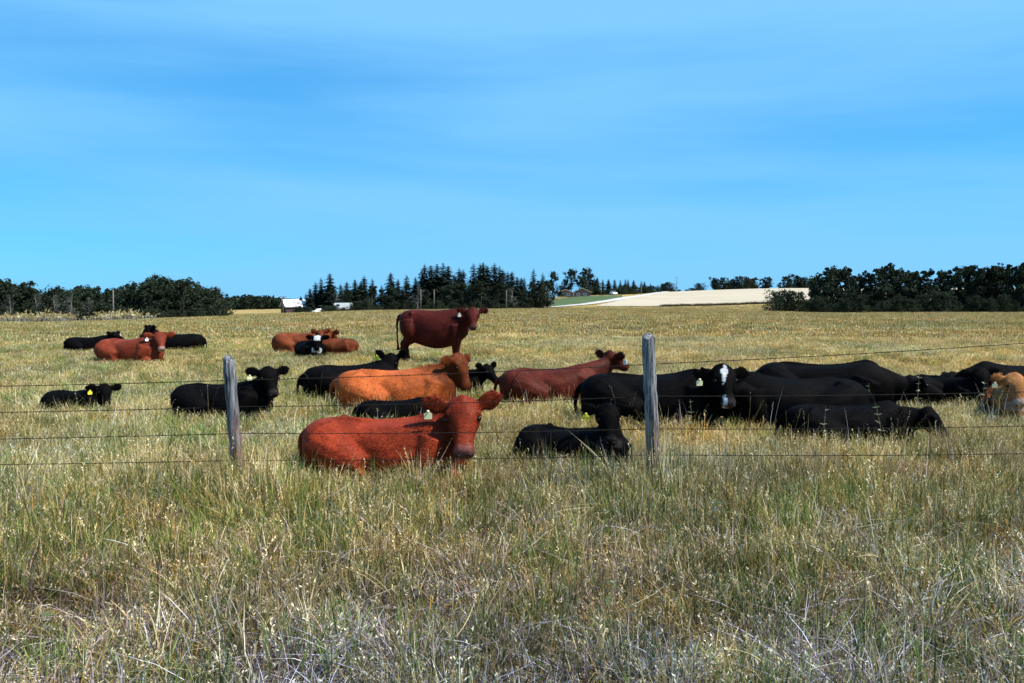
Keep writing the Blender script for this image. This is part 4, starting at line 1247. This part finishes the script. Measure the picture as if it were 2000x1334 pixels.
def scatter(objname, tufts, P, rot, scl, ind, tint, label, cat='grass'):
    """one object whose points carry copies of the tufts"""
    col = bpy.data.collections.new(objname + '_tufts')
    for k, me in enumerate(tufts):
        o = bpy.data.objects.new('%s_tuft_%02d' % (objname, k), me)
        col.objects.link(o)
    me = bpy.data.meshes.new(objname)
    me.vertices.add(len(P))
    me.vertices.foreach_set('co', np.asarray(P, np.float32).ravel())
    a = me.attributes.new('rot', 'FLOAT_VECTOR', 'POINT'); a.data.foreach_set('vector', np.asarray(rot, np.float32).ravel())
    a = me.attributes.new('scl', 'FLOAT_VECTOR', 'POINT'); a.data.foreach_set('vector', np.asarray(scl, np.float32).ravel())
    a = me.attributes.new('ind', 'INT', 'POINT'); a.data.foreach_set('value', np.asarray(ind, np.int32))
    a = me.attributes.new('tint', 'FLOAT_COLOR', 'POINT'); a.data.foreach_set('color', np.hstack([tint, np.ones((len(tint), 1))]).astype(np.float32).ravel())
    ob = link(objname, me, M['grass'])
    ng = bpy.data.node_groups.new(objname, 'GeometryNodeTree')
    ng.interface.new_socket('Geometry', in_out='INPUT', socket_type='NodeSocketGeometry')
    ng.interface.new_socket('Geometry', in_out='OUTPUT', socket_type='NodeSocketGeometry')
    N, L = ng.nodes, ng.links
    gi = N.new('NodeGroupInput'); go = N.new('NodeGroupOutput')
    ip = N.new('GeometryNodeInstanceOnPoints')
    ci = N.new('GeometryNodeCollectionInfo'); ci.inputs['Collection'].default_value = col
    ci.inputs['Separate Children'].default_value = True; ci.inputs['Reset Children'].default_value = True
    def attr(n, t):
        x = N.new('GeometryNodeInputNamedAttribute'); x.data_type = t; x.inputs['Name'].default_value = n
        return [s for s in x.outputs if s.enabled and s.name == 'Attribute'][0]
    er = N.new('FunctionNodeEulerToRotation')
    L.new(attr('rot', 'FLOAT_VECTOR'), er.inputs[0])
    L.new(gi.outputs[0], ip.inputs['Points']); L.new(ci.outputs[0], ip.inputs['Instance'])
    ip.inputs['Pick Instance'].default_value = True
    L.new(attr('ind', 'INT'), ip.inputs['Instance Index'])
    L.new(er.outputs[0], ip.inputs['Rotation'])
    L.new(attr('scl', 'FLOAT_VECTOR'), ip.inputs['Scale'])
    L.new(ip.outputs[0], go.inputs[0])
    md = ob.modifiers.new('grass', 'NODES'); md.node_group = ng
    tag(ob, label, cat, kind='stuff')
    return ob

def vnoise(x, y, s, seed):
    """smooth value noise"""
    r = np.random.default_rng(seed)
    T = r.uniform(0, 1, (256, 256))
    fx = x / s + 1000.3; fy = y / s + 1000.7
    i = np.floor(fx).astype(int); j = np.floor(fy).astype(int)
    a = fx - i; b = fy - j
    a = a * a * (3 - 2 * a); b = b * b * (3 - 2 * b)
    g = lambda p, q: T[p % 256, q % 256]
    return g(i, j) * (1 - a) * (1 - b) + g(i + 1, j) * a * (1 - b) + g(i, j + 1) * (1 - a) * b + g(i + 1, j + 1) * a * b

def points(y0, y1, dens, margin=2.0, seed=1, spread=.70):
    r = np.random.default_rng(seed)
    area = spread * (y1 ** 2 - y0 ** 2) + 2 * margin * (y1 - y0)
    n = int(area * dens)
    m = int(n * 2.4)
    y = r.uniform(y0, y1, m); hw = spread * y + margin
    x = r.uniform(-1, 1, m) * (spread * y1 + margin)
    k = np.abs(x) < hw
    x, y = x[k][:n], y[k][:n]
    ok = np.ones(len(x), bool)
    for (cx, cy, h, hl, hw_) in FOOT:
        dx = x - cx; dy = y - cy
        u = dx * math.cos(h) + dy * math.sin(h); v = -dx * math.sin(h) + dy * math.cos(h)
        ok &= ((u / hl) ** 4 + (v / hw_) ** 4) > 1.0
    return x[ok], y[ok], r

def zone(name, y0, y1, dens, tufts, weights, hs, label, seed, tilt=.12, patch=None, margin=2.0):
    x, y, r = points(y0, y1, dens, margin, seed)
    n = len(x)
    z = terrain(x, y)
    w = np.array([np.broadcast_to(np.asarray(f(x, y), float), (n,)) for f in weights]).T
    w = np.clip(w, 1e-4, None); w /= w.sum(1)[:, None]
    ind = (np.cumsum(w, 1) < r.uniform(0, 1, n)[:, None]).sum(1).clip(0, len(tufts) - 1)
    rot = np.stack([r.normal(0, tilt, n), r.normal(0, tilt, n), r.uniform(0, 6.283, n)], 1)
    s = r.uniform(.7, 1.25, n)
    hh = np.broadcast_to(np.asarray(hs(x, y), float), (n,)) * r.uniform(.7, 1.25, n) * (.62 + .72 * vnoise(x, y, .28, seed + 20))
    scl = np.stack([s, s, hh], 1)
    br = (.40 + .45 * vnoise(x, y, .9, seed + 5) + .65 * vnoise(x, y, .22, seed + 6)) * r.uniform(.65, 1.35, n)
    warm = vnoise(x, y, 2.3, seed + 9) - .5
    tint = np.stack([br * (1 + .25 * warm), br, br * (1 - .30 * warm)], 1)
    if patch is not None:
        tint = tint * patch(x, y)
    return scatter(name, tufts, np.stack([x, y, z], 1), rot, scl, ind, tint, label)

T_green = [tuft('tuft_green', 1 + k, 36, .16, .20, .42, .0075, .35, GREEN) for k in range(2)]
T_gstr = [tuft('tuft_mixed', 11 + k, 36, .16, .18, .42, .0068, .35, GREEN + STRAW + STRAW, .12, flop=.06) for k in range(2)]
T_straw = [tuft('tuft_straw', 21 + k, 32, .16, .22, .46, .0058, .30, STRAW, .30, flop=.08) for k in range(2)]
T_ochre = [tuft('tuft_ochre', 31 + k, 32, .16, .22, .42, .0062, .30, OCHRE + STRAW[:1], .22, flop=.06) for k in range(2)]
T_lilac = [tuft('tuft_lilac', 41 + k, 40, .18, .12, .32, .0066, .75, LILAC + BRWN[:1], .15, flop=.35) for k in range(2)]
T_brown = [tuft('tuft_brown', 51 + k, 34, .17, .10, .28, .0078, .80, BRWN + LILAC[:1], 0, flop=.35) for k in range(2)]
NEAR = T_green + T_gstr + T_straw + T_ochre + T_lilac + T_brown

def blob(x, y, cx, cy, rx, ry):
    return np.exp(-(((x - cx) / rx) ** 2 + ((y - cy) / ry) ** 2))
n1 = lambda x, y: vnoise(x, y, .38, 77)
n2 = lambda x, y: vnoise(x, y, .55, 78)
n3 = lambda x, y: vnoise(x, y, .33, 79)
sharp = lambda v, a, b: np.clip((v - a) / (b - a), 0, 1)
def w_green(x, y): return .55 + 1.6 * sharp(n1(x, y), .50, .75) + 1.0 * blob(x, y, 0, 6.6, 9, 1.3)
def w_mixed(x, y): return np.full_like(x, 1.1)
def w_straw(x, y): return .32 + .8 * sharp(n2(x, y), .5, .8) + .8 * sharp(y, 6.8, 8.2)
def w_ochre(x, y): return .15 + 1.2 * sharp(n3(x, y), .55, .8) + 2.2 * blob(x, y, .75, 3.6, .7, .6) + 1.2 * blob(x, y, 3.2, 7.4, 2.2, .9)
def w_lilac(x, y): return .60 + .7 * sharp(y, 6.5, 4.0) + 1.8 * sharp(n2(x, y), .45, .2) * sharp(y, 7.2, 5.0) + 1.6 * blob(x, y, -.3, 4.3, .8, 1.0)
def w_brown(x, y): return .55 + 1.9 * sharp(n3(x, y), .4, .15) * sharp(y, 7.5, 5.5)
pair = lambda f: [f, f]
WN = pair(w_green) + pair(w_mixed) + pair(w_straw) + pair(w_ochre) + pair(w_lilac) + pair(w_brown)
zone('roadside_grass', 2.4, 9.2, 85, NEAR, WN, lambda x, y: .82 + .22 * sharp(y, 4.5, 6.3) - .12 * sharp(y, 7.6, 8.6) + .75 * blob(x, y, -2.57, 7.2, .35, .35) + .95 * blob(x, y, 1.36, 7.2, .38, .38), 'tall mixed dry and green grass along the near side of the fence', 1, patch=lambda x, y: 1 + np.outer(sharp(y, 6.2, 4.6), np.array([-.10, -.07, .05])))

def w_g2(x, y): return .55 + 1.3 * sharp(vnoise(x, y, 1.3, 81), .45, .75) + .7 * sharp(x, 0, -6)
def w_s2(x, y): return 1.0 + .6 * sharp(x, -2, 6)
def w_o2(x, y): return .4 + .9 * sharp(vnoise(x, y, 1.6, 83), .5, .8) + .6 * sharp(x, 0, 6)
def w_l2(x, y): return .30 + .6 * sharp(vnoise(x, y, 1.1, 84), .55, .8)
def w_b2(x, y): return np.full_like(x, .10)
WM = pair(w_g2) + pair(w_s2) + pair(w_s2) + pair(w_o2) + pair(w_l2) + pair(w_b2)
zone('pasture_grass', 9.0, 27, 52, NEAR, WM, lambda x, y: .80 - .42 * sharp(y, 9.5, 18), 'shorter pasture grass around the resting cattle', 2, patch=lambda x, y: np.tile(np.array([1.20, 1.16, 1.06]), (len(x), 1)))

F_mix = [tuft('far_tuft', 61 + k, 30, .42, .07, .20, .016, .5, [STRAW + GREEN, STRAW + OCHRE, OCHRE + BRWN[:1] + STRAW[:1], GREEN + STRAW][k], 0, segs=2, flop=.1) for k in range(4)]
def f0(x, y): return .7 + .6 * sharp(x / y, -.2, -.6)
def f1(x, y): return .5 + 1.2 * sharp(vnoise(x * .12, y, 2.0, 91), .4, .7)
def f2(x, y): return .4 + 1.0 * sharp(vnoise(x * .10, y, 2.6, 92), .5, .75)
def f3(x, y): return .15 + .8 * sharp(x / y, -.25, -.6) + .5 * sharp(vnoise(x * .15, y, 3.0, 93), .6, .8)
zone('field_grass', 26, 62, 9, F_mix, [f0, f1, f2, f3], lambda x, y: np.full_like(x, .85), 'mown ochre pasture grass beyond the herd', 3)
zone('distant_grass', 61, 140, 2.2, F_mix, [f0, f1, f2, f3], lambda x, y: np.full_like(x, 1.1), 'thin ochre grass towards the far trees', 4)

zone('far_pasture_grass', 139, 236, .8, F_mix, [f0, f1, f2, f3], lambda x, y: np.full_like(x, 1.4), 'sparse ochre grass below the stubble field and the middle wood', 6)

# tall pale stalks standing above the grass near the fence and the herd
S_tall = [tuft('stalk', 71 + k, 3, .05, .45, .80, .0040, .18, [STRAW, STRAW + LILAC, LILAC][k % 3], .9, segs=4) for k in range(4)]
def tall(name, y0, y1, dens, seed, label):
    x, y, r = points(y0, y1, dens, 1.0, seed)
    keep = r.uniform(0, 1, len(x)) < .35 + .65 * sharp(x, -1, 3)
    x, y = x[keep], y[keep]; n = len(x)
    s = r.uniform(.75, 1.15, n)
    scatter(name, S_tall, np.stack([x, y, terrain(x, y)], 1), np.stack([r.normal(0, .16, n), r.normal(0, .16, n), r.uniform(0, 6.28, n)], 1),
            np.stack([s, s, s], 1), r.integers(0, 4, n), np.repeat(r.uniform(.8, 1.35, (n, 1)), 3, 1), label, 'grass stalks')
tall('grass_stalks', 6.9, 14.5, 3.2, 5, 'tall thin pale grass stalks with seed heads among the cattle')

# pale weeds in front of the left wood, dark weeds along the edge of the stubble
W_pale = [tuft('pale_weed', 81 + k, 26, .5, .6, 1.3, .06, .5, [(.34, .31, .27), (.26, .25, .21), (.12, .12, .08)], .6, segs=2) for k in range(2)]
r = np.random.default_rng(8); n = 150
y = r.uniform(90, 103, n); x = gx(r.uniform(-150, 330, n), y); k = x < gx(120 + 100 * r.uniform(0, 1, n) * 2, y); x, y = x[k], y[k]; n = len(x)
s = r.uniform(.6, 1.2, n)
scatter('pale_weeds', W_pale, np.stack([x, y, terrain(x, y)], 1), np.stack([0 * s, 0 * s, r.uniform(0, 6, n)], 1), np.stack([s, s, s], 1), r.integers(0, 2, n), np.repeat(r.uniform(.7, 1.2, (n, 1)), 3, 1), 'pale dry weeds along the foot of the left wood', 'weeds')
W_dark = [tuft('dark_weed', 85 + k, 26, .8, .4, 1.1, .10, .5, BRWN + DK, 0, segs=2) for k in range(2)]
n = 420
px = r.uniform(1290, 1580, n); d0 = np.interp(px, [1290, 1400, 1560, 1600], [231, 235, 251, 252]); y = d0 + r.uniform(-3, 1, n); x = (px - 1000) / F * y
s = r.uniform(.5, 1.2, n)
scatter('margin_weeds', W_dark, np.stack([x, y, terrain(x, y)], 1), np.stack([0 * s, 0 * s, r.uniform(0, 6, n)], 1), np.stack([s, s, s], 1), r.integers(0, 2, n), np.repeat(r.uniform(.7, 1.2, (n, 1)), 3, 1), 'dark weeds along the near edge of the stubble field', 'weeds')

# leafy weeds one can pick out in front of the right group
def weed(px, d, h, label, seed):
    r = random.Random(seed); rn = np.random.default_rng(seed)
    x = gx(px, d)
    o = empty('leafy_weed', (x, d, tz(x, d)), r.uniform(0, 6))
    pts = [Vector((0, 0, -.02)), Vector((r.uniform(-.02, .02), 0, h * .5)), Vector((r.uniform(-.05, .05), r.uniform(-.03, .03), h))]
    bm = bmesh.new(); P = catmull(pts, 4); add_tube(bm, P, [.004 - .0025 * i / (len(P) - 1) for i in range(len(P))], 5)
    stem = bm_mesh('stem', bm); stem.materials.append(simple_stem)
    link('stem', stem, None, o)
    V = []; Fc = []; cc = []
    for k in range(int(26 * h / .5)):
        t = .15 + .85 * r.random()
        p = Vector(P[int(t * (len(P) - 1))])
        a = r.uniform(0, 6.28); L = r.uniform(.05, .10) * (1.15 - .5 * t)
        dr = Vector((math.cos(a), math.sin(a), r.uniform(.2, .9))).normalized(); sd = dr.cross(Z_).normalized()
        i = len(V)
        V += [p, p + dr * L * .5 + sd * L * .22, p + dr * L - Z_ * L * .2, p + dr * L * .5 - sd * L * .22]
        Fc += [(i, i + 1, i + 2), (i, i + 2, i + 3)]
        c = r.choice([(.10, .14, .07), (.16, .19, .12), (.30, .30, .24), (.13, .16, .08)])
        cc += [(*c, 1)] * 4
    me = mesh_py('leaves', V, Fc)
    at = me.color_attributes.new('col', 'FLOAT_COLOR', 'POINT'); at.data.foreach_set('color', np.array(cc, np.float32).ravel())
    link('leaves', me, M['weed'], o)
    tag(o, label, 'weed', 'leafy weeds among the cattle')
simple_stem = simple_mat('weed_stem', (.22, .20, .13), .9, .1, .2, 10)
weed(1612, 9.35, .62, 'leafy weed standing before the foremost black cow of the right group', 1)
weed(1722, 9.30, .66, 'leafy weed left of the hanging head of the foremost black cow', 2)
weed(1700, 11.4, .62, 'leafy weed in the gap behind the foremost black cow of the right group', 3)
weed(1795, 11.6, .74, 'tall green weed above the hanging head of the foremost black cow', 4)
weed(1925, 11.8, .62, 'leafy weed just left of the tan-faced cow', 5)
weed(1352, 10.6, .50, 'short leafy weed right of the right fence post', 6)

for i, (px, d, h, lab) in enumerate([(1192, 4.55, .34, 'bushy green weed low in the middle of the foreground grass'), (1800, 4.9, .40, 'pale green weed in the foreground grass at the right'),
        (1825, 4.45, .30, 'drooping yellowish weed in front of the pale green weed at the right'), (70, 4.2, .30, 'leafy green weed in the bottom left foreground'), (1395, 6.2, .45, 'silvery weed in the grass below the right fence post'),
        (640, 3.9, .28, 'small silvery weed near the bottom left of centre'), (300, 7.0, .45, 'green weed near the fence left of the left post')]):
    weed(px, d, h, lab, 20 + i)
x, y, r = points(2.5, 8.0, 4, 1.0, 31)
n = len(x); s_ = r.uniform(.6, 1.1, n)
S_fall = [tuft('fallen', 91 + k, 2, .05, .22, .50, .0055, .5, [STRAW[1:2] + STRAW[3:], LILAC[1:2] + LILAC[3:]][k % 2], .25, segs=4, flop=.3) for k in range(4)]
scatter('fallen_stalks', S_fall, np.stack([x, y, terrain(x, y) + .08 + r.uniform(0, .16, n)], 1), np.stack([r.normal(0, .75, n), r.normal(0, .75, n), r.uniform(0, 6.28, n)], 1),
        np.stack([s_, s_, s_], 1), r.integers(0, 4, n), np.repeat(r.uniform(.8, 1.2, (n, 1)), 3, 1), 'bleached fallen stalks lying in the roadside grass', 'grass stalks')
